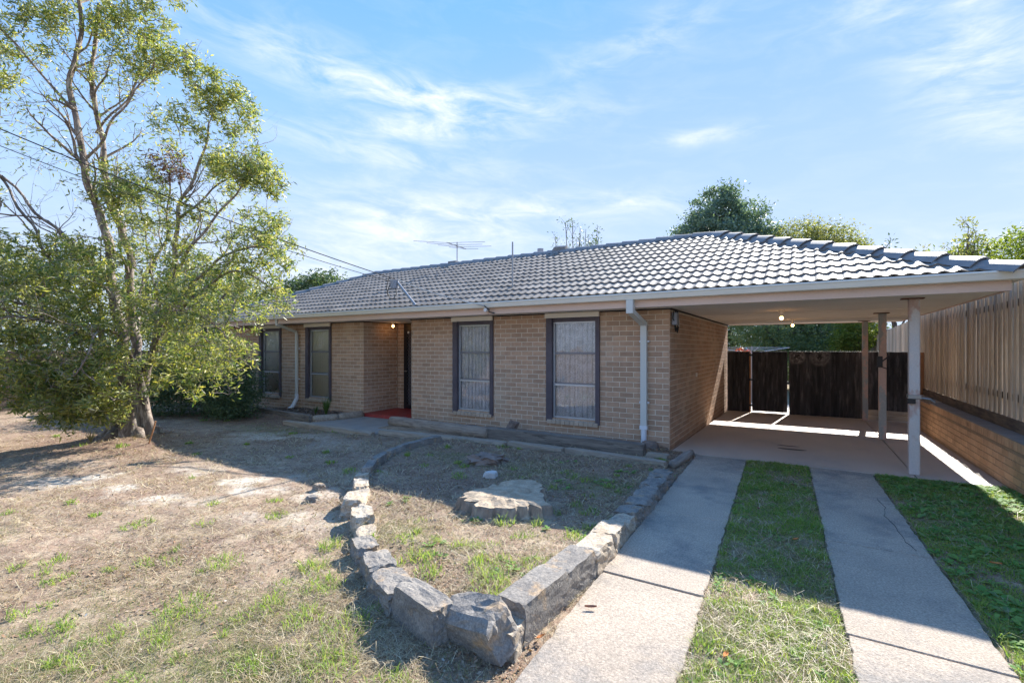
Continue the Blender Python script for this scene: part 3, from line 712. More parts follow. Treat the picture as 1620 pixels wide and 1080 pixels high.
# lifted end tile on ridge and vent flue
MB().tube([(-3.6,3.05,ridge_z+.02),(-3.55,3.05,ridge_z+.07),(-3.25,3.05,ridge_z+.06)], [.07,.09,.08], 6).build('ridge_cap', m_cap, house)
fl = MB(); fl.tube([(-4.17,3.4,3.85),(-4.17,3.4,4.20)], .06, 14); fl.tube([(-4.17,3.4,4.18),(-4.17,3.4,4.27)], .085, 14); fl.build('roof_flue', m_greybox, house)
# downpipes
def bx(mb, a, b_, w_=.1, h=.05): mb.bar(a, b_, w_, h)
d1 = MB(); d1.box(-.505,-.405,-.60,-.52,2.19,2.37); d1.box(-.50,-.41,-.515,-.46,2.235,2.262); 
d1 = MB(); d1.box(-.51,-.405,-.645,-.5225,2.16,2.366); d1.bar((-.455,-.57,2.19),(-.41,-.06,2.02),.10,.07,(0,0,1)); d1.box(-.455,-.355,-.09,-.025,.36,2.05)
dp = d1.build('downpipe', m_pipe, house)
d = MB(); d.box(-.465,-.345,-.10,-.015,.30,.36); d.tube([(-.405,-.06,.30),(-.405,-.06,.05),(-.405,-.075,.0)], .046, 14); d.build('white_coupling', m_white, dp)
for z in (1.72,.72): MB().box(-.485,-.325,-.045,-.008,z,z+.03).build('bracket', m_white, dp, bevel=.003, recalc=True)
d = MB(); d.tube([(-9.75,-.54,2.37),(-9.75,-.54,2.24),(-9.66,-.06,2.06),(-9.62,-.06,1.98),(-9.62,-.06,.42)], .042, 12)
dp = d.build('downpipe', m_pipe, house)
d = MB(); d.tube([(-9.62,-.06,.42),(-9.62,-.06,.3),(-9.66,-.16,.08),(-9.70,-.24,.03)], .05, 14); d.build('white_coupling', m_white, dp)
for z in (1.6,.8): MB().box(-9.69,-9.55,-.03,-.004,z,z+.03).build('bracket', m_white, dp)

# posts
for i, (px, py, mm) in enumerate(((3.03,.07,m_post_g),(3.03,3.03,m_post),(3.03,6.02,m_post))):
    w_ = .055; zb = top(0, py); p = MB(); p.box(px-w_, px+w_, py-w_, py+w_, zb, SOF-.016); P_ = p.build('carport_post', mm, house, bevel=.008, recalc=True)
    MB().box(px-.13, px+.10, py-.06, py+.06, SOF-.015, SOF-.003).build('top_plate', m_rust, P_)
    if i == 2: break
    h = (.98, 1.31)[i]
    if i == 0:
        MB().box(px-w_-.012, px+w_+.012, py-w_-.012, py+w_+.012, h, h+.05).build('strap', m_steel, P_, bevel=.003, recalc=True)
        MB().box(px-w_-.02, px-w_+.06, py-w_-.035, py-w_-.013, h-.06, h).build('bracket', m_black, P_)
        MB().tube([(px+w_+.012,py-.02,h+.01),(px+w_+.10,py-.02,h+.0),(px+w_+.15,py-.02,h-.04)], .012, 8).build('bolt', m_steel, P_)
    else:
        s = MB(); s.tube([(px-w_-.02,py-w_-.01,h+.02),(px+w_+.02,py-w_-.01,h+.16),(px+w_+.02,py+w_,h+.16)], .01, 6); s.tube([(px-w_-.02,py-w_-.01,h+.0),(px+w_+.02,py-w_-.01,h-.06)], .009, 6)
        s.box(px-w_-.03, px-w_+.05, py-w_-.03, py-w_-.008, h-.03, h+.17); s.build('wire_strap', m_black, P_)
# lamps
def ceiling_lamp(x, y, drop, parent=house):
    b0 = MB(); b0.tube([(x,y,SOF-.002),(x,y,SOF-.018)], .055, 16); b0.tube([(x,y,SOF-.018),(x,y,SOF-.018-drop)], .022, 12); L_ = b0.build('ceiling_lamp', m_cream, parent)
    z = SOF-.02-drop-.025; bl = MB(); n = 12
    bl.tube([(x,y,z+.03),(x,y,z+.02),(x,y,z),(x,y,z-.02),(x,y,z-.03)], [.014,.024,.03,.022,.004], 12); bl.build('bulb', m_bulb, L_, smooth=True)
ceiling_lamp(1.50, 1.42, .09); ceiling_lamp(1.60, 4.45, .09); ceiling_lamp(-6.86, .70, .05)
# meter box, cables, outlet on the side wall
MB().box(.008,.09,.07,.20,2.00,2.20).build('cable_box', m_greybox, house, bevel=.008, recalc=True)
c = MB()
for pts in ([(.05,.14,2.0),(.06,.16,1.93),(.06,.24,1.88),(.05,.34,1.93),(.05,.38,2.02),(.04,.38,2.16),(.03,.40,2.25)], [(.05,.11,2.0),(.05,.12,1.94),(.05,.16,1.90)],
            [(.03,.22,2.24),(.04,.28,2.15),(.05,.30,2.04),(.05,.27,1.95),(.06,.22,1.91)], [(.03,.30,2.25),(.05,.36,2.16),(.05,.34,2.08)], [(.05,.03,2.22),(.03,.05,2.1),(.05,.08,2.06)]):
    c.tube(pts, .009, 6)
c.build('cable', m_cable, house)
MB().box(.008,.05,.33,.45,1.98,2.10).build('junction_box', m_cream, house, bevel=.005, recalc=True)
MB().box(.002,.025,2.06,2.14,1.06,1.14).build('outlet', m_cream, house, bevel=.004, recalc=True)
# roof mounts: service bracket, mast, antenna
br = MB(); br.tube([(-4.97,-.50,2.48),(-5.70,-.32,3.06)], .03, 10); SB = br.build('service_bracket', m_steel, house)
br = MB(); br.tube([(-5.76,-.33,2.92),(-5.76,-.33,3.10)], [.09,.10], 12); br.build('insulator', m_greybox, SB)
br = MB(); br.tube([(-5.80,-.33,3.12),(-5.88,-.36,3.0),(-5.93,-.38,2.85),(-5.88,-.36,2.72),(-5.8,-.33,2.70),(-5.72,-.32,2.80),(-5.74,-.32,2.93)], .009, 6); br.tube([(-5.9,-.36,3.16),(-5.96,-.38,2.95),(-5.93,-.36,2.76)], .008, 6); br.build('cable_loop', m_cable, SB)
MB().tube([(-3.08,.2,2.75),(-3.08,.2,3.72)], .016, 8).build('roof_mast', m_steel, house)
an = MB(); an.tube([(-6.82,3.2,3.95),(-6.82,3.2,4.72)], .014, 8); AN = an.build('antenna', m_steel, house)
an = MB(); an.tube([(-7.05,3.0,4.70),(-6.60,3.35,4.52)], .011, 6)
for k, (l1, l2) in enumerate(((.95,1.1),(.75,.85),(.6,.95),(.45,.4))):
    px = -7.02+.13*k; py = 3.03+.10*k; pz = 4.69-.055*k
    an.tube([(px-l1*.72, py-l1*.75, pz+.01*k), (px, py, pz), (px+l2*.95, py+l2*.35, pz-.02)], .006, 5)
an.build('elements', m_alug, AN)
MB().box(-7.0,-6.72,3.0,3.2,ridge_z+.03,ridge_z+.09).build('antenna_foot', m_cap, AN)

# overhead cables (things)
def cable(name, a, b_, sag, r, mt, label, n=40):
    a = Vector(a); b_ = Vector(b_); pts = []
    for i in range(n+1):
        t = i/n; p = a.lerp(b_, t); p.z -= sag*4*t*(1-t); pts.append(p)
    o = MB().tube(pts, r, 6).build(name, mt); return tag(o, label, 'cable', 'overhead service cables')
cable('overhead_cable', (-5.74,-.34,3.12), (-10.9,-11.6,7.4), .35, .009, m_cable, 'thick upper black service cable running from the roof bracket up past the big tree')
cable('overhead_cable', (-5.80,-.36,3.06), (-10.9,-11.5,7.1), .42, .006, m_cable, 'thin lower black service cable running from the roof bracket up past the big tree')
cable('service_cable', (-5.66,-.34,3.10), (-3.16,-.66,2.40), .05, .012, m_cablew, 'pale cable stretched over the roof edge from bracket to gutter hook')
hk = MB(); hk.tube([(-3.16,-.66,2.40),(-3.1,-.70,2.37),(-3.05,-.66,2.32),(-3.1,-.60,2.29),(-3.0,-.56,2.262)], .012, 6); hk.build('hook_cable', m_cable, house)
MB().tube([(-3.17,-.56,2.33),(-3.17,-.62,2.33)], .035, 12).build('insulator', m_white, house)

# ------------------------------------------------------------------ fence, retaining wall
rw = empty('retaining_wall', (3.95,0,0), label='low tan brick retaining wall with soldier brick top under the tall paling fence', cat='wall')
rwi = []
def off(o, d): o.location = Vector(o.location)-Vector(d); return o
RWX = 3.85
o_ = brick_wall('wall_core', (RWX, 6.0), -math.pi/2, 10.6, -.16, .465, (), depth=.28, mortar=m_mortar_tan, parent=rw, store=rwi)
off(o_, (3.95,0,0))
# row of bricks on edge along the top
n = int(10.6/.086)
for i in range(n):
    y = 6.0-i*.086; h = .575 if y < 4.1 else .545
    rwi.append((Vector((RWX, y, 0)), Vector((0,-1,0)), Vector((-1,0,0)), .076, .472, h-.472))
core2 = MB().box(RWX+.007, 4.15, -4.6, 6.0, .466, .540).build('cap_core', m_mortar_tan, rw); off(core2, (3.95,0,0))
capm = mat('wall_cap', (.30,.27,.25), (.24,.215,.20), scale=4, rough=.9, bump=.5, fine=.1)
cap = MB().box(RWX-.002, 4.15, -4.6, 4.1, .576, .590).build('cap', capm, rw); off(cap, (3.95,0,0))
cap = MB().box(RWX+.10, 4.15, 4.14, 6.0, .541, .60).build('cap', m_sill, rw); off(cap, (3.95,0,0))
_old_n = len(rwi)
place_bricks(rwi, m_brick_tan, 300, rw, 'remaining_bricks')
for c in rw.children:
    if c.name.startswith('brick') or c.name.startswith('remaining'): c.location = Vector(c.location)-Vector((3.95,0,0))

def top_z(y): return 2.56-.031*y
def paling_me(h, w_, t):
    mb = MB(); mb.box(0, t, -w_/2, w_/2, 0, h); return mb
def paling_fence(name, x, y0, y1, zb, pitch, label, nparts, floc):
    root = empty(name, floc, label=label, cat='fence'); fl = Vector(floc)
    y = y0; i = 0; st = MB()
    while y < y1:
        for k in (0, 1):
            yy = y+k*pitch/2; xx = x if k == 0 else x+.034
            z0 = zb+random.uniform(-.02,.01)+max(0, (yy-6))*-.03; z1 = top_z(yy)+random.uniform(-.012,.012); w_ = (.100 if k == 0 else .118)+random.uniform(-.006,.006)
            tiltv = random.uniform(-.004,.004)
            if i < nparts:
                mb = MB(); mb.box(0, .014, -w_/2, w_/2, 0, z1-z0); o = mb.build('paling', m_fence_w, root)
                o.location = Vector((xx+random.uniform(0,.004), yy+random.uniform(-.012,.012), z0))-fl; o.rotation_euler = (tiltv, random.uniform(-.004,.004), random.uniform(-.03,.03))
            else: st.box(xx-fl.x, xx+.014-fl.x, yy-w_/2-fl.y, yy+w_/2-fl.y, z0-fl.z, z1-fl.z)
            i += 1
        y += pitch
    if st.v: tag(st.build('remaining_palings', m_fence_w, root), kind='stuff')
    for z in (.95, 2.15): MB().box(x+.04-fl.x, x+.085-fl.x, y0-fl.y, y1-fl.y, z-fl.z, z+.09-fl.z).build('rail', m_plinth, root)
    mb = MB(); mb.box(x-.02-fl.x, x-.002-fl.x, y0-fl.y, 12-fl.y, .592-fl.z, zb+.005-fl.z); mb.build('plinth_board', m_plinth, root)
    return root
side_fence = paling_fence('paling_fence', 4.07, -4.6, 22, .735, .19, 'tall weathered lapped paling fence standing above the brick retaining wall', 230, (4.07,0,.59))
bf = empty('back_fence', (-4,23,-.3), label='low grey paling fence across the back yard seen over the black gates', cat='fence')
mb = MB(); x = -16
while x < 4.1:
    mb.box(x+4, x+4.10, 0, .02, 0, 2.0+random.uniform(-.02,.02)); x += .112
tag(mb.build('palings', m_oldfence, bf), kind='stuff')
MB().box(-12, 8, .03, .07, 1.5, 1.6).build('rail', m_oldfence, bf)

# ------------------------------------------------------------------ gates
GY = 6.3
def gate(name, x0, x1, n, zb, zt, label, ragged=.02, ragb=.0, cat='gate'):
    root = empty(name, ((x0+x1)/2, GY, zb), label=label, cat=cat); cx = (x0+x1)/2
    wd = (x1-x0)/n; xa = x0
    for i in range(n):
        ww = wd*random.uniform(.88,1.1) if i < n-1 else x1-xa
        b0 = -random.uniform(0, ragb); mb = MB(); g_ = -.010
        z1 = zt-zb-random.uniform(0, ragged)*.3
        dy = random.uniform(-.002,.002)+(.020 if i % 2 else -.002)
        m1 = random.uniform(-.01,.01)
        mb.add([(g_/2,0,b0),(ww-g_/2,0,b0-m1),(ww-g_/2,.018,b0-m1),(g_/2,.018,b0),(g_/2,0,z1),(ww-g_/2,0,z1),(ww-g_/2,.018,z1),(g_/2,.018,z1)],
               [(0,3,2,1),(4,5,6,7),(0,1,5,4),(1,2,6,5),(2,3,7,6),(3,0,4,7)])
        o = mb.build('board', m_gate, root); o.location = (xa-cx, dy, 0); xa += ww
    for z in (.18, zt-zb-.25): MB().box(x0-cx+.02, x1-cx-.02, .045, .08, z, z+.08).build('rail', m_black, root)
    MB().box(x0-cx, x1-cx, -.012, .03, zt-zb+.001, zt-zb+.012).build('top_rail', m_steel, root)
    return root
g1 = gate('fence_panel', .04, .575, 4, -.085, 1.535, 'narrow black stained board panel fixed against the house wall', cat='fence panel')
MB().box(.262,.30,-.015,.045,-.02,1.6).build('post', m_orangewood, g1)
g2 = gate('side_gate', .64, 1.44, 6, -.03, 1.535, 'black stained timber pedestrian gate with a gap of light beneath it')
for z in (.12,.80,1.45): MB().box(-.47,-.36,-.02,-.008,z,z+.05).build('hinge', m_black, g2)
MB().box(.37,.44,-.02,-.008,.75,.8).build('latch', m_black, g2)
g3 = gate('driveway_gate', 1.49, 3.06, 14, -.085, 1.535, 'wide black stained timber driveway gate with pale chalk rings near its top', ragb=.03)
g4 = gate('fence_panel', 3.10, 3.86, 6, .14, 1.535, 'black stained board panel between the far carport post and the brick retaining wall', cat='fence panel')
for z0, z1 in ((-.235,-.09),(-.085,.01)): MB().bar((-.37,-.02,(z0+z1)/2+.02), (.36,-.02,(z0+z1)/2), .06, z1-z0).build('base_timber', m_timber, g4)
tag(MB().box(0,.10,0,.10,0,.93).build('timber_post', m_orangewood, None, loc=(3.97,5.9,.60)), 'short orange brown timber post standing on the far end of the brick retaining wall', 'post')

# clothesline behind the gate
cl = empty('clothesline', (.2,11.2,-.3), label='white rotary clothesline arms showing over the black side gate', cat='clothesline')
MB().tube([(0,0,0),(0,0,2.0)], .022, 8).build('mast', m_steel, cl)
for k in range(4):
    a = k*math.pi/2+.25; MB().tube([(0,0,1.75),(1.2*math.cos(a),1.2*math.sin(a),1.95)], .011, 6).build('arm', m_white, cl)
ln = MB()
for rr in (.7,.95,1.15):
    pts = [(rr*math.cos(k*math.pi/2+.25), rr*math.sin(k*math.pi/2+.25), 1.75+.18*rr) for k in range(5)]; ln.tube(pts, .004, 4)
ln.build('line', m_white, cl)

# neighbour's roof beyond the fence
nb = empty('neighbour_house', (10,11,0), label='neighbouring house with grey metal roof just above the tall fence', cat='house')
mn = mat('metal_roof', (.25,.26,.28), rough=.5, metal=.2); mw = mat('neighbour_wall', (.4,.36,.3), rough=.9)
MB().box(-3.6,3.6,-3,3,-.3,3.25).build('wall', mw, nb)
MB().prism([(-4,3.45),(0,5.2),(4,3.45),(4,3.3),(0,5.05),(-4,3.3)], -3.4, 3.4, 'y').build('roof', mn, nb, recalc=True)
MB().box(-4.12,-4.0,-3.4,3.4,3.30,3.46).build('gutter', m_gutter, nb)

# ------------------------------------------------------------------ garden timbers
import bmesh
def rough_block(name, a, b_, w_, h, material, label, cat, seg=14, amp=.012, rot=0, round_=0, seed=1, z=None, group=None, taper=0):
    """weathered sleeper or log from ground point a to b_"""
    a = Vector((a[0], a[1], 0)); b_ = Vector((b_[0], b_[1], 0)); L_ = (b_-a).length; ang = math.atan2(b_.y-a.y, b_.x-a.x)
    nsec = 8 if round_ == 0 else 12; vs = []; fs = []
    rr = random.Random(seed)
    offs = [rr.uniform(-1,1) for _ in range(64)]
    for i in range(seg+1):
        t = i/seg; tp = 1-taper*t; ex = (1-.08) if i in (0, seg) else 1
        for k in range(nsec):
            if round_: 
                th = 2*math.pi*k/nsec; y, zz = math.cos(th)*w_/2, math.sin(th)*h/2
            else:
                y, zz = [(-1,-1),(0,-1),(1,-1),(1,0),(1,1),(0,1.03),(-1,1),(-1,0)][k]; y *= w_/2; zz *= h/2
                if abs(y) > 0 and abs(zz) > .4*h: y *= .95; zz *= .95
            nz_ = float(fbm(i*.55+seed*3.1, k*.9+seed, 1, 3, seed))-.5
            vs.append((t*L_+(rr.uniform(-.02,.02) if i in (0, seg) else 0), y*ex*tp+nz_*amp*2, zz*ex*tp+nz_*amp*1.6+h/2))
    for i in range(seg):
        for k in range(nsec): fs.append((i*nsec+k, i*nsec+(k+1) % nsec, (i+1)*nsec+(k+1) % nsec, (i+1)*nsec+k))
    fs += [tuple(range(nsec-1,-1,-1)), tuple(seg*nsec+k for k in range(nsec))]
    mb = MB().add(vs, fs); o = mb.build(name, material, recalc=True, smooth=bool(round_))
    o.location = (a.x, a.y, -.03 if z is None else z); o.rotation_euler = (rot, 0, ang)
    return tag(o, label, cat, group)
tm = m_timber
m_logb = mat('brown_timber', (.40,.32,.25), (.24,.185,.145), scale=3, rough=.95, bump=1, bscale=22, stretch=(1,9,9), c3=(.09,.07,.055), s3=4, t3=(.56,.66))
m_td = mat('dark_timber', (.30,.26,.22), (.16,.135,.115), scale=2.2, rough=.95, bump=1, bscale=25, stretch=(1,12,12), c3=(.06,.05,.04), s3=3, t3=(.55,.66))
rough_block('timber_sleeper', (-9.95,-1.0), (-7.40,-1.22), .12, .19, m_td, 'grey weathered sleeper edging the bark bed under the white downpipe', 'sleeper', amp=.008, seed=2)
rough_block('timber_log', (-7.38,-1.18), (-7.16,-.72), .16, .18, tm, 'short round grey log at the bend of the bark bed beside the spiky plant', 'log', seg=6, round_=1, amp=.006, seed=3)
rough_block('timber_log', (-7.15,-.70), (-7.10,-.06), .16, .18, tm, 'round grey log ending against the red porch step', 'log', seg=6, round_=1, amp=.006, seed=4)
rough_block('timber_sleeper', (-7.72,-1.60), (-5.00,-1.66), .16, .10, tm, 'split old sleeper lying along the lawn side of the porch path', 'sleeper', amp=.014, seed=5)
rough_block('timber_log', (-5.55,-.62), (-3.0,-.80), .22, .24, m_logb, 'big rough brown log lying in front of the left lace window', 'log', seg=22, amp=.03, round_=1, seed=6)
rough_block('timber_sleeper', (-3.18,-.70), (-.20,-.72), .20, .235, m_td, 'long dark squared sleeper lying below the right lace window', 'sleeper', seg=26, amp=.010, seed=7, rot=.04)
rough_block('timber_block', (-.14,-.80), (.18,-.82), .14, .13, tm, 'short pale timber block at the right end of the long dark sleeper', 'block', seg=4, amp=.004, seed=8)
rough_block('timber_log', (.30,-1.15), (.36,-.22), .13, .12, m_timber_y, 'small mossy log beside the driveway at the carport slab corner', 'log', seg=8, amp=.012, round_=1, seed=9)
rough_block('edging_plank', (-5.0,-1.42), (-2.35,-1.20), .20, .085, tm, 'thin grey edging plank nearest the porch path along the garden bed', 'plank', amp=.008, seed=10, z=-.0)
rough_block('edging_plank', (-2.30,-1.16), (-1.30,-1.20), .15, .10, tm, 'short grey edging plank in the middle of the row behind the garden bed', 'plank', seg=8, amp=.008, seed=11, z=0)
rough_block('edging_plank', (-1.25,-1.18), (.26,-1.32), .14, .11, tm, 'grey edging plank ending at the stones by the driveway', 'plank', seg=8, amp=.008, seed=12, z=0)
pth = slab_prism([(-7.05,-.07),(-5.45,-.07),(-5.3,-.55),(-3.0,-.95),(-1.0,-1.0),(-1.0,-1.15),(-3.0,-1.12),(-5.0,-1.35),(-5.1,-1.58),(-7.2,-1.5),(-7.3,-1.25)][::-1], -.1, .018).build('porch_path', mat('path_concrete', (.33,.30,.27), (.27,.25,.23), scale=3, rough=.95, bump=.3, fine=.12), recalc=True)
tag(pth, kind='structure')

# ------------------------------------------------------------------ stones
def stone(name, c, size, yaw, material, label, seed, tilt=(0,0), amp=.10, chop=.08, cat='stone', group=None, zoff=-.03, sub=7):
    rr = np.random.default_rng(seed)
    bm = bmesh.new(); bmesh.ops.create_cube(bm, size=1); bmesh.ops.subdivide_edges(bm, edges=bm.edges[:], cuts=sub, use_grid_fill=True)
    L_, W_, H_ = size; co = np.array([v.co[:] for v in bm.verts])
    # chipped corners: cut by a few random planes
    for _ in range(7):
        n_ = rr.normal(size=3); n_[2] = abs(n_[2])*.7; n_ /= np.linalg.norm(n_); dmax = np.abs(n_).sum()*.5; d = dmax*(1-rr.uniform(chop*.6, chop*2.4)); s = co@n_-d; co = np.where(s[:, None] > 0, co-np.outer(s, n_), co)
    p = co*3+seed*7.7
    nn = np.stack([fbm(p[:, 1]+p[:, 2]*.7, p[:, 0]+p[:, 2]*1.3+k*9, 1.2, 4, seed+k)-.5 for k in range(3)], -1)
    nf_ = np.stack([fbm(p[:, 1]*3+p[:, 2]*2.1, p[:, 0]*3-p[:, 2]*2.3+k*5, 1.5, 2, seed+k)-.5 for k in range(3)], -1)
    nq = np.stack([fbm(p[:, 1]*7+p[:, 2]*5.1, p[:, 0]*7-p[:, 2]*5.3+k*5, 1.5, 3, seed+k+50)-.5 for k in range(3)], -1)
    co = co+nn*amp*1.7+nf_*amp*.7+nq*.045
    taper = 1-.12*(co[:, 2]+.5); co[:, 0] *= taper; co[:, 1] *= taper
    co = co*np.array([L_, W_, H_])
    for v, q in zip(bm.verts, co): v.co = q
    bmesh.ops.triangulate(bm, faces=bm.faces[:])
    me = bpy.data.meshes.new(name); bm.to_mesh(me); bm.free()
    o = obj(name, me, material); o.rotation_euler = (tilt[0], tilt[1], yaw); o.location = (c[0], c[1], H_/2+zoff)
    return tag(o, label, cat, group)
GL = 'rough stones edging the garden bed'
def st(c, size, yaw, m_, label, seed, **k):
    size = (size[0]*1.12, size[1]*.92, size[2]*.80)
    if 100 <= yaw < 160 and seed < 20: yaw += 10
    if 12 <= seed <= 18: size = (size[0]*1.14, size[1], size[2])
    return stone('edging_stone', c, size, R(yaw), m_, label, seed, group=GL, **k)
st((-2.72,-3.86), (.22,.18,.17), 120, m_stone_t, 'small pale stone at the far tip of the left sunlit row', 11)
st((-2.40,-4.16), (.34,.20,.19), 130, m_stone_t, 'second pale stone from the far tip of the left sunlit row', 12)
st((-2.02,-4.55), (.34,.26,.22), 120, m_stone_t, 'wide layered tan stone, third from the far tip of the left row', 13)
st((-1.62,-4.83), (.30,.22,.21), 135, m_stone_t, 'upright narrow tan stone next to a flat pale one in the left row', 14)
st((-1.30,-5.06), (.24,.21,.15), 130, m_stone_t, 'low flat pale stone sunk between taller stones of the left row', 15)
st((-1.06,-5.28), (.22,.20,.19), 140, m_stone, 'small grey stone with mossy yellow edge in the left row', 16)
st((-.74,-5.44), (.27,.23,.20), 140, m_stone, 'dark rounded stone with chipped top, third from the front of the left row', 17)
st((-.43,-5.60), (.29,.25,.20), 150, m_stone, 'flat topped dark grey stone second from the front in the left row', 18)
st((-.06,-5.72), (.42,.20,.27), 165, m_stone, 'squared slab stone with a pale top edge standing on its side at the front left', 19, amp=.035, chop=.04, zoff=-.03)
stone('front_boulder', (.31,-5.69), (.46,.24,.21), R(168), m_stone, 'large toppled boulder tilted at the front corner of the garden bed', 77, tilt=(R(-22), R(12)), amp=.07, chop=.10, cat='boulder', zoff=.0, sub=6)
st((.50,-5.64), (.17,.12,.20), 100, m_stone_t, 'small tan wedge stone stuck behind the toppled front boulder', 21)
RR_ = 88
st((.455,-5.30), (.52,.24,.30), RR_, m_stone, 'longest dark block of the driveway row, nearest the toppled boulder', 22, amp=.03, chop=.04)
st((.47,-4.84), (.42,.24,.27), RR_, m_stone, 'dark split faced block second from the front in the driveway row', 23, amp=.035, chop=.05)
st((.49,-4.42), (.36,.24,.24), RR_, m_stone_t, 'orange tan block in the driveway row beyond the two dark ones', 24, amp=.07)
st((.46,-4.06), (.34,.27,.24), RR_+6, m_stone_t, 'pale layered block with flaky top beside the green weeds in the driveway row', 25, amp=.08)
st((.47,-3.76), (.22,.20,.20), RR_, m_stone_t, 'small tan stone on the shadow edge of the driveway row', 26)
st((.45,-3.50), (.26,.24,.21), RR_, m_stone, 'first shaded grey stone of the driveway row', 27)
st((.45,-3.18), (.32,.24,.21), RR_, m_stone, 'flat topped shaded grey stone, second past the shadow edge of the driveway row', 28)
st((.43,-2.82), (.33,.24,.20), RR_, m_stone, 'wide shaded grey stone, third past the shadow edge of the driveway row', 29)
st((.40,-2.42), (.36,.25,.20), RR_-3, m_stone, 'shaded grey stone with sloping top, second from the far end of the driveway row', 30)
st((.36,-1.98), (.40,.28,.19), RR_, m_stone, 'grey stone at the far end of the driveway row by the edging plank', 31)
BE = [(-2.86,-3.62),(-3.12,-3.22),(-3.28,-2.78),(-3.38,-2.32),(-3.40,-1.85)]
LB = ['dark low edging stone touching the pale tip of the sunlit row', 'second dark low edging stone behind the pale sunlit tip', 'dark low edging stone in the middle of the shaded curve', 'dark low edging stone second from the edging plank in the shaded curve', 'dark low edging stone meeting the grey edging plank']
for i, (x, y) in enumerate(BE): st((x, y), (.46,.14,.24), [128,118,106,94,90][i], m_stone, LB[i], 40+i, amp=.05)
stone('garden_rock', (-3.70,-.34), (.26,.18,.16), .3, m_rock, 'low brown rock against the wall under the left lace window', 51, cat='rock')
stone('garden_rock', (-2.78,-.33), (.20,.18,.30), .5, m_rock, 'upright brown rock standing between the two lace windows', 52, cat='rock', amp=.22, chop=.2, tilt=(.15,.35))
stone('garden_rock', (-.27,-.17), (.26,.16,.16), .1, m_rock, 'brown rock beside the foot of the front downpipe', 53, cat='rock')
stone('garden_rock', (-1.85,-2.50), (.46,.32,.17), .2, m_rock, 'lumpy dark mound in the shaded part of the garden bed', 54, amp=.30, cat='mound', zoff=.0, sub=7)
stone('garden_rock', (-1.42,-3.02), (.17,.12,.15), .2, m_white_rock, 'small pale stone just behind the tree stump', 55, cat='rock')
for i, (x, y, lb) in enumerate(((-2.95,-4.30,'small loose stone lying outside the far tip of the left row'), (-2.62,-4.62,'tiny loose stone in the shadow outside the left row'))):
    stone('loose_stone', (x, y), (.13,.10,.07), .4*i, m_stone, lb, 60+i, cat='stone', zoff=-.015)

# ------------------------------------------------------------------ stump
def stump():
    root = empty('tree_stump', (-.58,-3.85,.05), label='large pale sawn tree stump in the sunlit part of the garden bed', cat='stump')
    o_ = Vector((-.58,-3.85,.05))
    main = [(-1.04,-4.02),(-1.0,-3.80),(-.98,-3.60),(-.93,-3.42),(-.80,-3.30),(-.64,-3.28),(-.48,-3.38),(-.42,-3.56),(-.32,-3.72),(-.20,-3.86),(-.20,-4.02),(-.38,-4.12),(-.55,-4.24),(-.72,-4.29),(-.88,-4.20),(-.98,-4.14)]
    for poly, z1, sd in ((main, .125, 3),):
        cx = sum(p[0] for p in poly)/len(poly); cy = sum(p[1] for p in poly)/len(poly); n = 96
        # smooth resample with flutes
        pts = []; m_ = len(poly)
        for i in range(n):
            t = i/n*m_; k = int(t); f = t-k; f = f*f*(3-2*f); p = Vector(poly[k % m_]).lerp(Vector(poly[(k+1) % m_]), f)
            d = Vector((p.x-cx, p.y-cy)); fl = 1+.03*math.sin(i*1.1+sd)+.13*(float(fbm(i*.35, sd, 1, 3, sd))-.5)*2-(.13 if i in (13,14,36,37,60,61,62,81) else 0)
            pts.append((cx+d.x*fl, cy+d.y*fl))
        rings = [(1.30, -.06), (1.16, -.01), (1.06, .04), (1.01, z1-.015), (.985, z1)]
        vs = []
        for s, z in rings:
            for i, (x, y) in enumerate(pts):
                gz = 0.012*math.sin(i*2.3) if z > .05 else 0
                vs.append((cx+(x-cx)*s-o_.x, cy+(y-cy)*s-o_.y, z+.05-o_.z+gz*(s > .99)))
        fs = [(r*n+i, r*n+(i+1) % n, (r+1)*n+(i+1) % n, (r+1)*n+i) for r in range(len(rings)-1) for i in range(n)]
        MB().add(vs, fs).build('stump_side', m_stumpbark, root)
        # top: rings to the centre with unevenness
        vs = []; K = 9
        for r in range(K):
            s = .985*(1-r/K)
            for i, (x, y) in enumerate(pts):
                xx, yy = cx+(x-cx)*s, cy+(y-cy)*s
                z = z1+(float(fbm(xx*2, yy*2, 3, 4, sd))-.5)*.085*min(1, r*.6+.2)
                vs.append((xx-o_.x, yy-o_.y, z+.052-o_.z))
        vs.append((cx-o_.x, cy-o_.y, z1+.06-o_.z)); c = len(vs)-1
        fs = [(r*n+i, r*n+(i+1) % n, (r+1)*n+(i+1) % n, (r+1)*n+i) for r in range(K-1) for i in range(n)]+[((K-1)*n+i, (K-1)*n+(i+1) % n, c) for i in range(n)]
        MB().add(vs, fs).build('cut_face', m_stump, root)
stump()

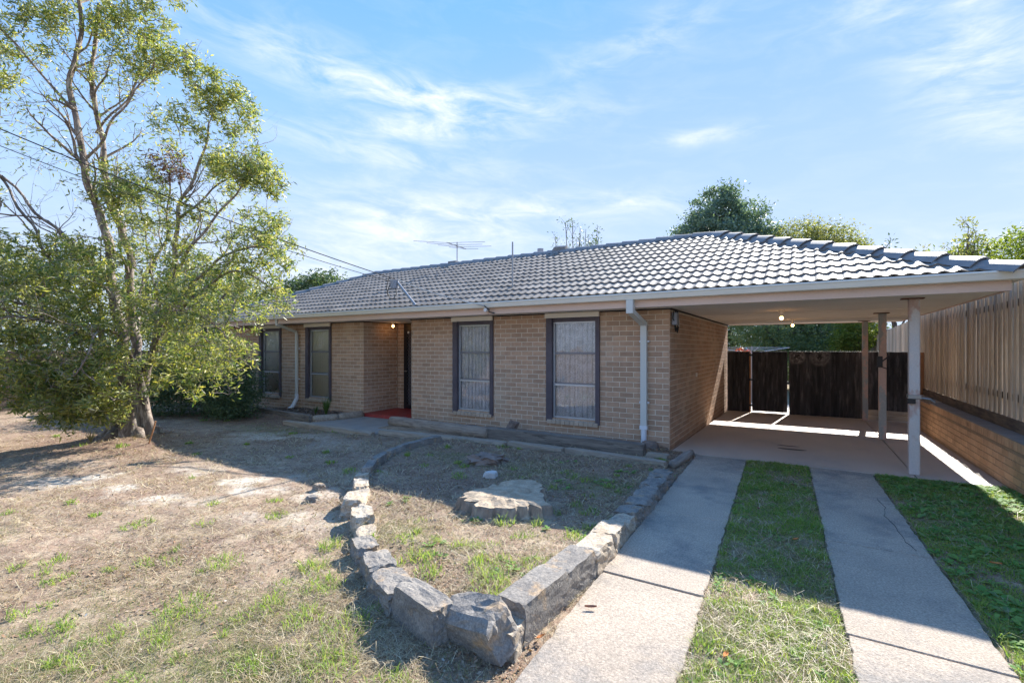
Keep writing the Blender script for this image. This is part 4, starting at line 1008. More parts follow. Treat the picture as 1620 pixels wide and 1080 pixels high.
# ------------------------------------------------------------------ leaves and trees
def leaves_mesh(name, P, size, aspect, mtl, droop=0.3, parent=None, seed=1, curl=True, jitter=.4, up=.0):
    """P: (n,3) leaf positions; each leaf a folded diamond of two triangles"""
    r = np.random.default_rng(seed); n = len(P)
    d = r.normal(size=(n, 3)); d[:, 2] = d[:, 2]*.7-droop+up; d /= np.linalg.norm(d, axis=1)[:, None]
    a = r.normal(size=(n, 3)); s = np.cross(d, a); s /= np.linalg.norm(s, axis=1)[:, None]; nn = np.cross(d, s)
    L_ = size*(1+jitter*(r.random(n)-.5)*2)[:, None]; W_ = L_*aspect
    v0 = P; v1 = P+d*L_*.5+s*W_*.5+nn*L_*.06; v2 = P+d*L_; v3 = P+d*L_*.5-s*W_*.5+nn*L_*.06
    V = np.stack([v0, v1, v2, v3], 1).reshape(-1, 3); i = np.arange(n)*4
    F = np.stack([np.stack([i, i+1, i+2], -1), np.stack([i, i+2, i+3], -1)], 1).reshape(-1, 3)
    return obj(name, np_mesh(name, V, F), mtl, parent)
RV = Vector((math.cos(R(YAW)), math.sin(R(YAW)), 0)); FV = Vector((-math.sin(R(YAW)), math.cos(R(YAW)), 0))
m_leaf = leaf_mat('tree_leaf', [(.06,.12,.04),(.13,.20,.06),(.22,.27,.08),(.38,.38,.10),(.19,.24,.12),(.52,.46,.13),(.11,.17,.07),(.46,.43,.32),(.12,.18,.05),(.40,.40,.14)], trans=.46, rough=.38, spec=.5)
def big_tree():
    base = Vector((-8.42,-4.12,0))
    root = empty('paperbark_tree', base, label='large many stemmed paperbark tree with drooping yellow green leaves at the left', cat='tree')
    # all coordinates local: lat (to the right of the view), height, depth
    def Lc(lat, h, dep=0): return RV*lat+FV*dep+Vector((0, 0, h))
    limbs = [
     ([(-.10,.75,0),(-.18,1.4,.0),(-.35,2.4,.1),(-.50,3.3,.1),(-.72,4.1,.15),(-.98,5.1,.1),(-1.08,6.2,.0),(-1.05,7.2,.1),(-1.0,8.4,.1)], .22, .05),
     ([(.0,.75,.1),(-.2,1.6,.3),(-.40,3.2,.45),(-.62,3.9,.5),(-.85,4.6,.5),(-.92,5.7,.4),(-.98,6.9,.3),(-.85,8.0,.3)], .19, .05),
     ([(-.3,1.2,.0),(-.62,3.2,-.3),(-1.1,3.9,-.6),(-1.7,4.6,-.9),(-2.05,5.3,-1.0),(-2.3,6.2,-1.1)], .085, .02),
     ([(-.25,1.4,-.1),(-.85,3.0,-.5),(-1.35,3.95,-.7),(-1.95,5.0,-.5),(-2.2,5.7,-.5)], .08, .02),
     ([(-.4,2.6,0),(-.95,3.65,-.4),(-1.6,3.85,-.8),(-2.3,3.9,-1.1)], .05, .015),
     ([(.1,.8,.1),(.25,1.5,.1),(.52,2.4,.2),(.62,3.4,.2),(.75,4.2,.2),(1.0,4.9,.2),(1.3,5.7,.2)], .17, .03),
     ([(.42,2.1,.2),(.75,2.9,.0),(1.3,3.6,-.1),(1.85,4.2,-.2),(2.35,4.9,-.2)], .09, .02),
     ([(.45,1.9,.15),(1.0,2.5,-.2),(1.7,3.0,-.4),(2.3,3.35,-.5),(2.75,3.3,-.5)], .09, .02),
     ([(.40,1.8,.1),(.95,2.15,-.3),(1.6,2.6,-.5),(2.2,2.9,-.6),(2.9,2.6,-.7)], .08, .02),
     ([(.35,1.5,.0),(.9,2.0,-.4),(1.5,2.2,-.7),(2.1,1.9,-.9),(2.45,1.4,-1.0)], .06, .015),
     ([(.1,3.0,.3),(.25,4.0,.5),(.3,4.6,.6),(.3,5.2,.6)], .06, .02),
     ([(-.2,1.6,-.2),(-.9,2.3,-1.0),(-1.6,2.5,-1.6),(-2.2,2.3,-2.0)], .09, .025),
     ([(.0,1.2,-.2),(-.2,1.9,-1.0),(-.5,2.1,-1.6),(-.9,1.7,-2.0)], .08, .02),
     ([(-.3,1.0,-.1),(-1.0,1.4,-.8),(-1.7,1.3,-1.2),(-2.2,.9,-1.4)], .07, .02),
     ([(.1,1.3,-.1),(.4,1.9,-.8),(.5,1.8,-1.3),(.4,1.2,-1.6)], .06, .02),
     ([(-.98,5.0,.1),(-.3,5.6,.0),(.1,6.2,-.1),(.5,6.8,-.1)], .055, .02),
     ([(-.9,5.6,.3),(-.45,6.3,.4),(-.1,7.2,.5)], .05, .02),
     ([(-1.05,5.9,0),(-1.6,6.6,-.2),(-2.1,7.2,-.3),(-2.5,7.8,-.4)], .05, .02),
     ([(.7,4.0,.2),(1.2,4.6,.5),(1.7,5.2,.6),(1.9,5.6,.6)], .05, .015),
     ([(-.3,1.5,.4),(-.8,2.6,1.2),(-1.0,3.8,1.7),(-1.3,4.8,1.9)], .08, .02),
     ([(.2,1.4,.4),(.9,2.6,1.2),(1.4,3.6,1.6),(1.8,4.3,1.7)], .08, .02),
    ]
    mb = MB()
    # fluted flared trunk
    n = 40; prof_ = [(0,.52),(.05,.47),(.15,.40),(.3,.34),(.5,.29),(.75,.26),(1.0,.25),(1.25,.22),(1.5,.14)]
    vs = []
    for h, r_ in prof_:
        for k in range(n):
            th = 2*math.pi*k/n; fl = 1+(.16*math.sin(5*th+1.2+h)+.10*math.sin(9*th+2+h*2)+.06*math.sin(17*th+h*3))*(1.1-h*.5); rx = r_*fl
            vs.append(Lc(rx*math.cos(th)+.02-h*.05, h-.06, rx*math.sin(th)*.85))
    fs = [(i*n+k, i*n+(k+1) % n, (i+1)*n+(k+1) % n, (i+1)*n+k) for i in range(len(prof_)-1) for k in range(n)]
    mb.add(vs, fs+[tuple((len(prof_)-1)*n+k for k in range(n))])
    for a_, l_ in ((.3,.75),(-.6,.5),(2.4,.6),(-1.8,.6),(3.3,.5)):
        p = [Lc(math.cos(a_)*t*l_+math.cos(a_)*.25, .16-.20*t, math.sin(a_)*(t*l_+.25)) for t in (0,.3,.6,1)]; mb.tube(p, [.12,.07,.04,.015], 7)
    nodes = []; nrad = []; side = []
    rr = random.Random(5)
    for pts, r0, r1 in limbs:
        P = [Lc(*p) for p in pts]; den = []
        for i in range(len(P)-1):
            seg = max(2, int((P[i+1]-P[i]).length/.14))
            for k in range(seg):
                t = k/seg; p0 = P[max(i-1, 0)]; p3 = P[min(i+2, len(P)-1)]
                q = .5*((2*P[i])+(P[i+1]-p0)*t+(2*p0-5*P[i]+4*P[i+1]-p3)*t*t+(-p0+3*P[i]-3*P[i+1]+p3)*t**3); den.append(q)
        den.append(P[-1]); m_ = len(den); w_ = [rr.uniform(0, 6) for _ in range(3)]
        am = min(1, .12/r0)*.05
        den = [q+Vector((math.sin(i*.55+w_[0])+.5*math.sin(i*1.3+w_[1]), math.sin(i*.5+w_[1])+.5*math.sin(i*1.2+w_[2]), .5*math.sin(i*.6+w_[2])))*am*min(1, i/4) for i, q in enumerate(den)]
        rad = [.55*(r0+(r1-r0)*(i/(m_-1))**.6) for i in range(m_)]
        rad = [r_*(1+.08*math.sin(i*1.9+w_[0])) for i, r_ in enumerate(rad)]
        mb.tube(den, rad, 9); nodes += den; nrad += rad
        side.append((den, rad))
    def sidebr(den, rad, cnt, lmin, lmax, lev):
        new = []
        for _ in range(cnt):
            i = rr.randint(max(2, int(len(den)*.25)), len(den)-2)
            if den[i].z < 1.9 and lev == 0 and rr.random() < .5: continue
            d0 = (den[min(i+1, len(den)-1)]-den[i-1]).normalized(); a = Vector((rr.gauss(0,1), rr.gauss(0,1), rr.gauss(0,.6))); a = (a-d0*a.dot(d0)).normalized()
            dr_ = (d0*rr.uniform(.5,1.1)+a*rr.uniform(.5,1)+Vector((0,0,.25))).normalized(); L_ = rr.uniform(lmin, lmax); k = max(5, int(L_/.1)); p = den[i].copy(); pts = [p.copy()]
            for j in range(k):
                dr_ = (dr_+Vector((rr.gauss(0,.16), rr.gauss(0,.16), rr.gauss(0,.14)+.05))).normalized(); p = p+dr_*(L_/k); pts.append(p.copy())
            r0_ = min(rad[i]*.55, .035 if lev == 0 else .014); rd = [r0_*(1-.75*j/k) for j in range(k+1)]
            mb.tube(pts, rd, 6 if lev == 0 else 4, caps=False); nodes.extend(pts); nrad.extend(rd); new.append((pts, rd))
        return new
    lv1 = []
    for den, rad in side: lv1 += sidebr(den, rad, max(4, len(den)//4), .5, 1.3, 0)
    for den, rad in lv1: sidebr(den, rad, 4, .25, .65, 1)
    if True:
        pass
    trunk = mb.build('trunk', m_bark, root, smooth=True)
    # foliage volumes: lat, h, depth, radii (lat,h,depth), number of twigs, leaves per twig
    C_ = [(-1.75,2.45,-1.5,1.0,.75,.7,60,1.0),(-.75,2.45,-1.5,.95,.75,.6,60,1.0),(-1.9,1.15,-1.3,.75,.6,.5,46,1.1),(-.85,1.45,-1.7,.9,.75,.5,62,1.1),(-1.4,.62,-1.5,.65,.30,.4,26,1.1),
          (.15,1.5,-1.3,.75,.65,.4,50,1.1),(-.25,.78,-1.2,.55,.30,.35,26,1.1),(.1,2.35,-1.0,.75,.6,.5,46,1.0),(.42,.95,-1.2,.35,.35,.3,18,1),(.0,1.0,-1.1,.45,.3,.3,50,1),(.1,.75,-.9,.45,.22,.25,34,1),(-.6,1.1,-1.3,.5,.35,.3,40,1),(-2.5,4.3,-1.3,.5,.5,.4,24,1),(-2.3,4.9,-1.0,.45,.45,.4,18,.8),(-2.2,6.3,-1.0,.3,.3,.3,12,.7),(-2.5,2.2,-1.7,.5,.9,.5,36,1),(-1.3,2.9,-1.6,.8,.5,.4,34,1),(-.1,2.7,-1.2,.7,.5,.4,30,1),(1.3,2.3,-.9,.7,.5,.4,30,1),(.7,1.2,-.9,.5,.5,.4,26,1),(.25,.55,-.8,.35,.2,.2,14,1),(.05,1.25,-1.2,.5,.35,.3,40,1),(-.1,.62,-.95,.4,.2,.2,26,1),(-2.0,1.9,-1.9,.8,.7,.4,40,1),(-2.4,.9,-1.5,.5,.35,.3,24,1),(-.3,.5,-1.0,.35,.18,.2,14,1),(.2,2.0,-.9,.6,.5,.4,30,1),(-.45,3.0,-.7,.6,.5,.4,30,1),(-1.4,1.9,-1.9,.9,.8,.4,40,1),(-2.4,1.9,-.6,.6,.9,.6,30,1),
          (.95,2.35,-.2,.6,.6,.6,34,1.0),(1.65,2.85,-.4,.7,.45,.5,40,1.0),(2.35,3.35,-.5,.45,.4,.4,24,1),(2.75,3.0,-.6,.4,.5,.35,26,1),(2.55,3.85,-.4,.45,.3,.3,20,.8),
          (1.85,1.75,-.8,.7,.55,.45,40,.7),(1.35,1.35,-.5,.7,.6,.5,40,.8),(2.45,1.45,-1.0,.38,.45,.3,22,.45),(2.3,2.4,-.8,.55,.45,.4,26,.9),(2.95,2.4,-.7,.25,.35,.3,12,.8),(.8,1.5,.2,.7,.7,.6,34,1),
          (2.1,4.85,-.2,.65,.35,.4,30,1.0),(2.45,4.6,-.2,.42,.36,.35,20,1.0),(1.75,6.0,.2,.45,.5,.4,26,1.0),(1.3,6.3,.2,.45,.45,.4,26,.9),(.95,6.75,.0,.5,.28,.4,20,1.0),(.85,5.6,.1,.6,.5,.5,22,.6),(1.55,4.9,.5,.5,.5,.5,22,.8),
          (-.4,4.55,.1,.55,.4,.4,26,.9),(.3,4.1,-.2,.75,.4,.5,34,1.0),(.1,4.6,.2,.4,.4,.4,16,.8),(.6,3.4,-.1,.8,.5,.5,36,.9),(1.3,3.9,.2,.6,.5,.5,26,.8),
          (-1.75,7.2,-.2,.8,.6,.5,40,.9),(-.9,7.6,.0,.9,.4,.5,38,.9),(.1,7.6,.2,.6,.45,.5,30,.9),(-2.2,6.6,-.3,.45,.5,.4,20,.9),(-.1,7.0,.2,.5,.5,.4,16,.7),(.35,6.8,.0,.5,.4,.4,20,.9),(-.6,6.7,.2,.7,.5,.5,16,.5),(-1.0,8.6,0,1.4,.6,.7,40,.8),(.6,8.4,.2,.8,.5,.5,20,.8),
          (-2.2,5.3,-.9,.4,.5,.3,14,.7),(-2.1,4.3,-1.0,.6,.7,.5,40,1),(-2.35,3.6,-1.1,.6,.7,.5,44,1.0),(-1.75,3.9,-.9,.4,.4,.3,14,.7),(-1.3,3.1,-.8,.7,.45,.5,34,.9),(-.4,3.2,-.5,.7,.4,.5,24,.9),(-2.6,2.9,-1.3,.5,.6,.5,30,1),
          (-1.2,4.3,1.9,.8,.7,.6,22,.7),(1.7,3.9,1.7,.8,.6,.6,26,.8),(-.9,2.6,1.6,.9,.8,.6,30,.9),(1.2,2.6,1.5,.9,.7,.6,34,.9)]
    BARE = [(-.9,2.3,-2.0,1.3,.8,.4,60),(-1.6,1.2,-1.9,.9,.6,.3,40),(.2,1.6,-1.5,.7,.6,.3,40),(2.2,1.8,-1.1,.6,.5,.3,50),(-1.5,4.9,-.4,.8,.9,.4,40),(-.2,5.4,.2,.8,.8,.5,46),(.3,5.1,.5,.35,.35,.3,40),(.9,5.2,.2,.6,.7,.4,40),(-1.9,5.9,-.6,.5,.8,.4,34),(1.7,2.2,-.6,.9,.5,.4,50),(2.2,1.3,-1.0,.5,.5,.3,50),(-1.4,6.3,-.1,.8,.6,.4,30),(0,3.6,.0,.9,.6,.5,30),(-.5,4.6,.1,1.0,.9,.5,60),(-1.4,5.6,.0,1.0,1.0,.5,60),(-.3,6.4,.1,.8,.8,.5,50),(2.0,3.6,-.3,.6,.4,.4,40),(1.6,5.2,.3,.5,.6,.4,36),(-.6,1.8,-1.6,1.2,.7,.3,60),(-1.6,1.9,-1.5,.8,.8,.3,50)]
    rg = np.random.default_rng(11)
    def pick(c):
        while True:
            q = rg.uniform(-1, 1, 3)
            if (q**2).sum() < 1: break
        return Lc(c[0]+q[0]*c[3], max(.2, c[1]+q[1]*c[4]), c[2]+q[2]*c[5])
    hubs = [Lc(c[0], c[1], c[2]) for c in C_]
    for c in C_:
        for _ in range(3): hubs.append(pick(c))
    tw = MB(); N_ = np.array([q[:] for q in nodes]); Rr = list(nrad)
    def grow(target, r0, r1, nn_, k_sides, wob):
        nonlocal N_, Rr
        d = np.linalg.norm(N_-np.array(target[:]), axis=1)
        # prefer attaching to nodes lower and inner than the target
        pen = np.clip(N_[:, 2]-target.z+.1, 0, 9)*.8
        i = int(np.argmin(d+pen)); a = Vector(N_[i]); L_ = (target-a).length
        if L_ < .03: return None
        ra = min(Rr[i]*.7, r0)
        pts = [a]; side = Vector(rg.normal(size=3)).normalized()*wob*L_
        for j in range(1, nn_+1):
            t = j/nn_; p = a.lerp(target, t)+side*math.sin(math.pi*t)*.5+Vector((0, 0, .16*L_*math.sin(math.pi*t)))
            if j < nn_: p += Vector(rg.normal(size=3))*.02*min(1, L_)
            pts.append(p)
        rad = [ra+(r1-ra)*(j/nn_) for j in range(nn_+1)]
        tw.tube(pts, rad, k_sides, caps=False)
        N_ = np.vstack([N_, np.array([q[:] for q in pts[1:]])]); Rr += rad[1:]
        return pts
    hubs.sort(key=lambda h: float(np.min(np.linalg.norm(np.array([q[:] for q in nodes])-np.array(h[:]), axis=1))))
    for h in hubs: grow(h, .026, .009, 6, 5, .22)
    LP = []
    for c in C_:
        for _ in range(int(c[6]*(2.3 if c[1] > 4.2 else 1.45))):
            t = pick(c); pts = grow(t, .0085, .0035, 4, 3, .3)
            if not pts: continue
            k = int(29*c[7]*rg.uniform(.3, 1.7))
            q = rg.random(k)**.35; j = np.clip((q*(len(pts)-1)).astype(int), 0, len(pts)-2); f = q*(len(pts)-1)-j
            PA = np.array([p[:] for p in pts]); base_ = PA[j]*(1-f)[:, None]+PA[j+1]*f[:, None]
            LP.append(base_+rg.normal(size=(k, 3))*.05)
    dead = []
    for b in BARE:
        for _ in range(b[6]*2):
            pts = grow(pick(b), .008, .0032, 4, 3, .35)
            if pts and b is BARE[6]: dead.append(np.array(pts[-1][:])+rg.normal(size=(14, 3))*.05)
            elif pts:
                k = rg.integers(0, 5); LP.append(np.array(pts[-1][:])+rg.normal(size=(k, 3))*.05)
    tw.build('twigs', m_branch, root)
    P = np.concatenate(LP); P[:, 2] = np.maximum(P[:, 2], .12)
    leaves_mesh('foliage', P, .088, .25, m_leaf, droop=.15, parent=root, seed=3)
    leaves_mesh('dead_foliage', np.concatenate(dead), .07, .3, leaf_mat('dead_leaf', [(.17,.08,.045),(.10,.055,.035)], trans=.2), droop=.3, parent=root, seed=4)
    print('big tree leaves', len(P))
big_tree()

def crown_points(r, lobes, n, clump=.35, per=40, shell=.55):
    """lobes: list of (x,y,z,rx,ry,rz); leaf positions in clumps biased to the outside"""
    out = []; vol = np.array([l[3]*l[4]*l[5] for l in lobes])**.67; vol = vol/vol.sum()
    for l, f in zip(lobes, vol):
        m_ = max(3, int(n*f/per)); q = r.normal(size=(m_, 3)); q /= np.linalg.norm(q, axis=1)[:, None]; q *= (shell+(1-shell)*r.random(m_)**.5)[:, None]*(1+.12*r.normal(size=m_))[:, None]
        c = q*np.array(l[3:6])+np.array(l[:3])
        s = clump*(.6+.8*r.random(m_))
        p = c[:, None, :]+r.normal(size=(m_, per, 3))*s[:, None, None]*np.array([1, 1, .6])*.5
        out.append(p.reshape(-1, 3))
    return np.concatenate(out)
def tree(name, loc, lobes, n, leaf, asp, mtl, label, cat='tree', trunk_h=3, trunk_r=.2, seed=1, group=None, clump=.5, per=40, shell=.55, droop=.2, bark=None):
    r = np.random.default_rng(seed); root = empty(name, loc, label=label, cat=cat, group=group)
    tb = MB(); rr = random.Random(seed)
    c0 = lobes[0]; tb.tube([(0,0,-.3),(0.02,.02,trunk_h*.5),(c0[0]*.4,c0[1]*.4,trunk_h)], [trunk_r*1.3, trunk_r, trunk_r*.8], 9)
    for l in lobes:
        a = Vector((c0[0]*.3, c0[1]*.3, trunk_h*rr.uniform(.7, 1))); e = Vector((l[0], l[1], l[2]+l[5]*.2)); mid = a.lerp(e, .5)+Vector((0, 0, .2)); tb.tube([a, mid, e], [trunk_r*.5, trunk_r*.32, trunk_r*.1], 6)
        for _ in range(5):
            q = Vector((rr.uniform(-1,1)*l[3], rr.uniform(-1,1)*l[4], rr.uniform(-.2,.9)*l[5]))*.8; s = mid.lerp(e, rr.random()); tb.tube([s, s.lerp(Vector(l[:3])+q, .6), Vector(l[:3])+q], [trunk_r*.16, trunk_r*.09, .01], 4, caps=False)
    tb.build('trunk', bark or m_bgbark, root, smooth=True)
    P = crown_points(r, lobes, n, clump, per, shell); P[:, 2] = np.maximum(P[:, 2], .05)
    leaves_mesh('crown', P, leaf, asp, mtl, droop=droop, parent=root, seed=seed)
    return root
m_blue = leaf_mat('blue_green_leaf', [(.08,.14,.12),(.12,.19,.155),(.17,.25,.19),(.24,.33,.20)], trans=.25)
m_olive = leaf_mat('olive_leaf', [(.14,.17,.07),(.22,.23,.10),(.30,.29,.14),(.17,.22,.07)], trans=.4)
m_dark = leaf_mat('dark_leaf', [(.06,.10,.05),(.09,.145,.065),(.13,.18,.09),(.10,.14,.09)], trans=.25)
m_lime = leaf_mat('lime_leaf', [(.12,.17,.03),(.20,.24,.05),(.08,.13,.03)], trans=.5)
m_redl = leaf_mat('red_leaf', [(.35,.05,.03),(.22,.04,.03),(.42,.12,.05)], trans=.4)
m_haze = leaf_mat('hazy_leaf', [(.20,.28,.24),(.28,.36,.30),(.14,.22,.18),(.36,.42,.30)], trans=.45)  # leaf colours lightened to put backlight and haze into the far foliage
m_haze2 = leaf_mat('garden_leaf', [(.12,.20,.13),(.20,.29,.19),(.16,.22,.10),(.32,.38,.16)], trans=.45)  # lightened leaf tones, backlight put into the tree seen through the carport
# behind the roof
tree('cypress_tree', (-2.2,20.5,-.3), [(0,0,6.5,2.6,2.4,3.2),(-.2,0,9.2,1.25,1.2,1.5),(1.3,0,7.9,1.3,1.3,1.6),(-1.3,0,7.2,1.4,1.4,1.8),(-2.0,0,5.6,1.5,1.5,2.0),(1.9,.2,6.4,1.4,1.4,2.0),(.25,0,10.4,.6,.6,.55)], 60000, .15, .5, m_blue, 'tall dense blue green cypress rising behind the ridge of the roof', trunk_h=5, trunk_r=.3, seed=21, clump=.42, per=60, shell=.8, droop=-.3)
tree('gum_tree', (2.1,19.5,-.3), [(-.6,0,7.1,1.1,1.1,1.0),(.5,0,6.8,1.1,1.1,1.0),(1.3,.2,6.2,1.0,1.0,.9),(-1.2,0,6.4,.9,.9,1.0),(.3,.2,5.4,1.8,1.4,1.2)], 22000, .13, .42, m_olive, 'olive green tree with loose leaves just right of the tall cypress', trunk_h=4.5, trunk_r=.2, seed=22, clump=.5, per=36)
tree('garden_tree', (3.9,22,-.4), [(-.4,0,6.6,.9,.9,1.0),(.4,0,6.0,.9,.9,1.0),(-.2,0,5.0,1.4,1.2,1.2)], 9000, .16, .5, m_lime, 'bright green bushy tree at the right foot of the loose olive tree', trunk_h=4, trunk_r=.15, seed=23, clump=.45)
# thin tree left of the cypress
def twig_tree(name, loc, h, label, seed, spread=1.4, leaf=m_dark, nl=26, stems=7, group=None, base_h=.0, lsize=.12):
    root = empty(name, loc, label=label, cat='tree', group=group); rr = random.Random(seed); mb = MB(); LP = []; rg = np.random.default_rng(seed)
    mb.tube([(0,0,-.2),(0,.05,h*.5)], [.14,.09], 7)
    for s in range(stems):
        a = rr.uniform(0, 6.28); l = spread*rr.uniform(.3,1); p0 = Vector((0,0,h*rr.uniform(.35,.5))); p2 = Vector((math.cos(a)*l, math.sin(a)*l, h*rr.uniform(.72,1.0))); p1 = p0.lerp(p2, .55)+Vector((math.cos(a)*.25*l, math.sin(a)*.25*l, 0))
        mb.tube([p0, p1, p2], [.05,.03,.012], 5)
        for k in range(6):
            q = p1.lerp(p2, rr.random()); e = q+Vector((rr.uniform(-.45,.45), rr.uniform(-.45,.45), rr.uniform(.15,.7)))*.8; mb.tube([q, q.lerp(e, .5)+Vector((.04,0,.03)), e], [.014,.009,.005], 4, caps=False)
            LP.append(np.array(e[:])+rg.normal(size=(nl, 3))*np.array([.10,.10,.08]))
        LP.append(np.array(p2[:])+rg.normal(size=(nl, 3))*.10)
    mb.build('trunk', m_bgbark, root); leaves_mesh('crown', np.concatenate(LP), lsize, .4, leaf, parent=root, seed=seed, droop=-.2)
twig_tree('bare_tree', (-9.6,18,-.3), 9.7, 'thin sparse tree showing over the middle of the ridge', 31, 1.5, m_dark, 9, 16, lsize=.13)
twig_tree('sparse_tree', (6.9,18.5,-.4), 7.3, 'sparse tree with long bare shoots above the right end of the roof', 32, 1.7, m_olive, 16, 10, lsize=.14)
twig_tree('sparse_tree', (5.0,17.5,-.4), 6.2, 'small sparse leafy top poking over the hip tiles left of the long shoots', 33, .8, m_dark, 14, 6, lsize=.13)
tree('hedge_tree', (9.0,19.5,-.4), [(0,0,5.6,2.0,1.5,1.2),(-1.6,0,5.3,1.3,1.2,.9),(1.8,0,5.9,1.6,1.4,1.3),(-2.6,0,4.9,.9,1.0,.9)], 15000, .15, .45, m_lime, 'leafy yellow green tree beyond the fence at the far right above the gutter', trunk_h=3, trunk_r=.15, seed=34, clump=.5, shell=.6)
# seen through the carport
tree('garden_tree', (.8,16.5,-.3), [(0,0,2.9,1.7,1.2,1.6),(1.2,0,2.5,1.3,1.0,1.3),(-.9,.3,3.2,1.1,1.0,1.4),(.4,0,1.2,1.4,1.0,.9)], 26000, .12, .4, m_haze2, 'dark leafy tree over the left part of the black gates seen through the carport', trunk_h=2.2, trunk_r=.16, seed=41, clump=.35)
tree('garden_tree', (3.0,18.0,-.3), [(0,0,3.0,1.6,1.2,1.7),(-1.3,0,2.6,1.2,1.0,1.5),(.6,0,2.2,1.1,1.0,1.2),(-.4,0,1.4,1.6,1.0,1.0)], 26000, .12, .4, m_haze, 'hazy blue green tree over the middle of the black gates seen through the carport', trunk_h=2.2, trunk_r=.16, seed=42, clump=.35)
tree('garden_bush', (3.55,14.5,-.3), [(0,0,2.7,.55,.6,.8),(-.3,.1,2.2,.5,.5,.6)], 5000, .12, .4, m_lime, 'sunlit lime green bush beside the far carport post against the fence', trunk_h=1.6, trunk_r=.06, seed=43, clump=.3)
tree('red_shrub', (.13,9.0,-.2), [(0,0,1.6,.13,.2,.32)], 260, .08, .35, m_redl, 'small red leaved shrub peeking past the back corner of the house', cat='shrub', trunk_h=1.2, trunk_r=.03, seed=44, clump=.15)
tree('background_tree', (-4.5,27,-.3), [(0,0,3,3,1.5,2),(3,0,3,2.5,1.5,2),(7,0,2.6,2.6,1.5,1.8)], 14000, .22, .5, m_dark, 'dark tree mass far behind the back yard fence', trunk_h=2, trunk_r=.2, seed=45, clump=.7)
# left side
tree('background_tree', (-29,15.5,-.3), [(0,0,6.2,1.9,1.9,1.5),(1.8,0,5.8,1.5,1.5,1.2),(-2.2,0,5.9,2,2,1.6)], 16000, .22, .5, m_dark, 'round dark tree top showing beyond the left end of the roof', trunk_h=4, trunk_r=.3, seed=46, clump=.6)
tree('boundary_tree', (-17.5,1.5,0), [(0,0,2.6,2.4,1.8,2.0),(2.2,.6,2.2,1.8,1.4,1.7),(-2,0,3.2,2,1.6,2.2)], 26000, .13, .4, m_dark, 'dark bushy tree behind the paperbark near the left boundary', trunk_h=2, trunk_r=.2, seed=47, clump=.5)
tree('boundary_tree', (-17.2,-4.6,0), [(0,0,2.7,2.0,2.0,2.2),(0,2.2,2.5,1.8,1.8,2.0),(-1.5,-2,2.6,2,2,2.1)], 26000, .13, .4, m_olive, 'olive leafy tree on the boundary at the far left edge', trunk_h=2, trunk_r=.2, seed=48, clump=.5)
tree('dark_shrub', (-9.75,-1.75,0), [(0,0,.75,.75,.6,.75),(-1.0,.1,.9,.8,.6,.9),(.45,-.1,.45,.5,.45,.45)], 24000, .07, .3, m_dark, 'dark evergreen shrub between the paperbark trunk and the house wall', cat='shrub', trunk_h=.5, trunk_r=.05, seed=49, clump=.28)
tree('dark_shrub', (-11.9,-2.7,0), [(0,0,.7,.75,.65,.7),(.8,.4,.8,.7,.6,.8)], 14000, .07, .3, m_dark, 'dark evergreen shrub behind the paperbark trunk on its left side', cat='shrub', trunk_h=.5, trunk_r=.05, seed=50, clump=.28)
lf = empty('boundary_fence', (-16,-6,0), label='brown timber fence at the left boundary behind the drooping tree', cat='fence')
n = 0; y = -9.0
while y < 7:
    MB().box(-.01,.01,-.06,.06,0,1.55+random.uniform(-.02,.02)).build('paling', m_plinth, lf, loc=(0,y+6,0)); y += .128
# spiky plant in bark bed, sapling stake
def spiky(name, loc, n, h, label, material, seed, spread=.6):
    rr = random.Random(seed); mb = MB()
    for i in range(n):
        a = rr.uniform(0, 6.28); l = h*rr.uniform(.6,1.1); s = rr.uniform(.2, spread); w_ = .012
        d = Vector((math.cos(a), math.sin(a), 0)); sd = Vector((-d.y, d.x, 0)); vs = []
        for t in (0,.35,.7,1): 
            p = d*(s*l*t**1.3)+Vector((0,0,l*(t-.35*s*t*t*1.4))); wt = w_*(1-t*.9); vs += [p-sd*wt, p+sd*wt]
        mb.add(vs, [(0,1,3,2),(2,3,5,4),(4,5,7,6)])
    o = mb.build(name, material, loc=loc); return tag(o, label, 'plant')
m_spike = leaf_mat('strap_leaf', [(.07,.13,.03),(.12,.18,.05)], trans=.3)
spiky('strappy_plant', (-7.55,-.72,.08), 60, .48, 'spiky green strap leaved plant in the bark bed beside the porch', m_spike, 4)
spiky('strappy_plant', (-7.95,-.70,.08), 26, .25, 'low green tuft left of the spiky strap leaved plant', m_spike, 5, .8)
m_straw = leaf_mat('straw', [(.42,.32,.16),(.50,.40,.22),(.36,.26,.14)], trans=.2)
spiky('dry_stalks', (-8.35,-4.72,.03), 20, .30, 'dry straw stalks standing before the foot of the paperbark trunk', m_straw, 6, .5)
tag(MB().tube([(0,0,0),(.1,.03,.25),(.15,.05,.42)], .012, 6).build('garden_stake', m_orangewood, loc=(-7.45,-4.25,0)), 'thin leaning orange stick in the ground right of the trunk', 'stick')

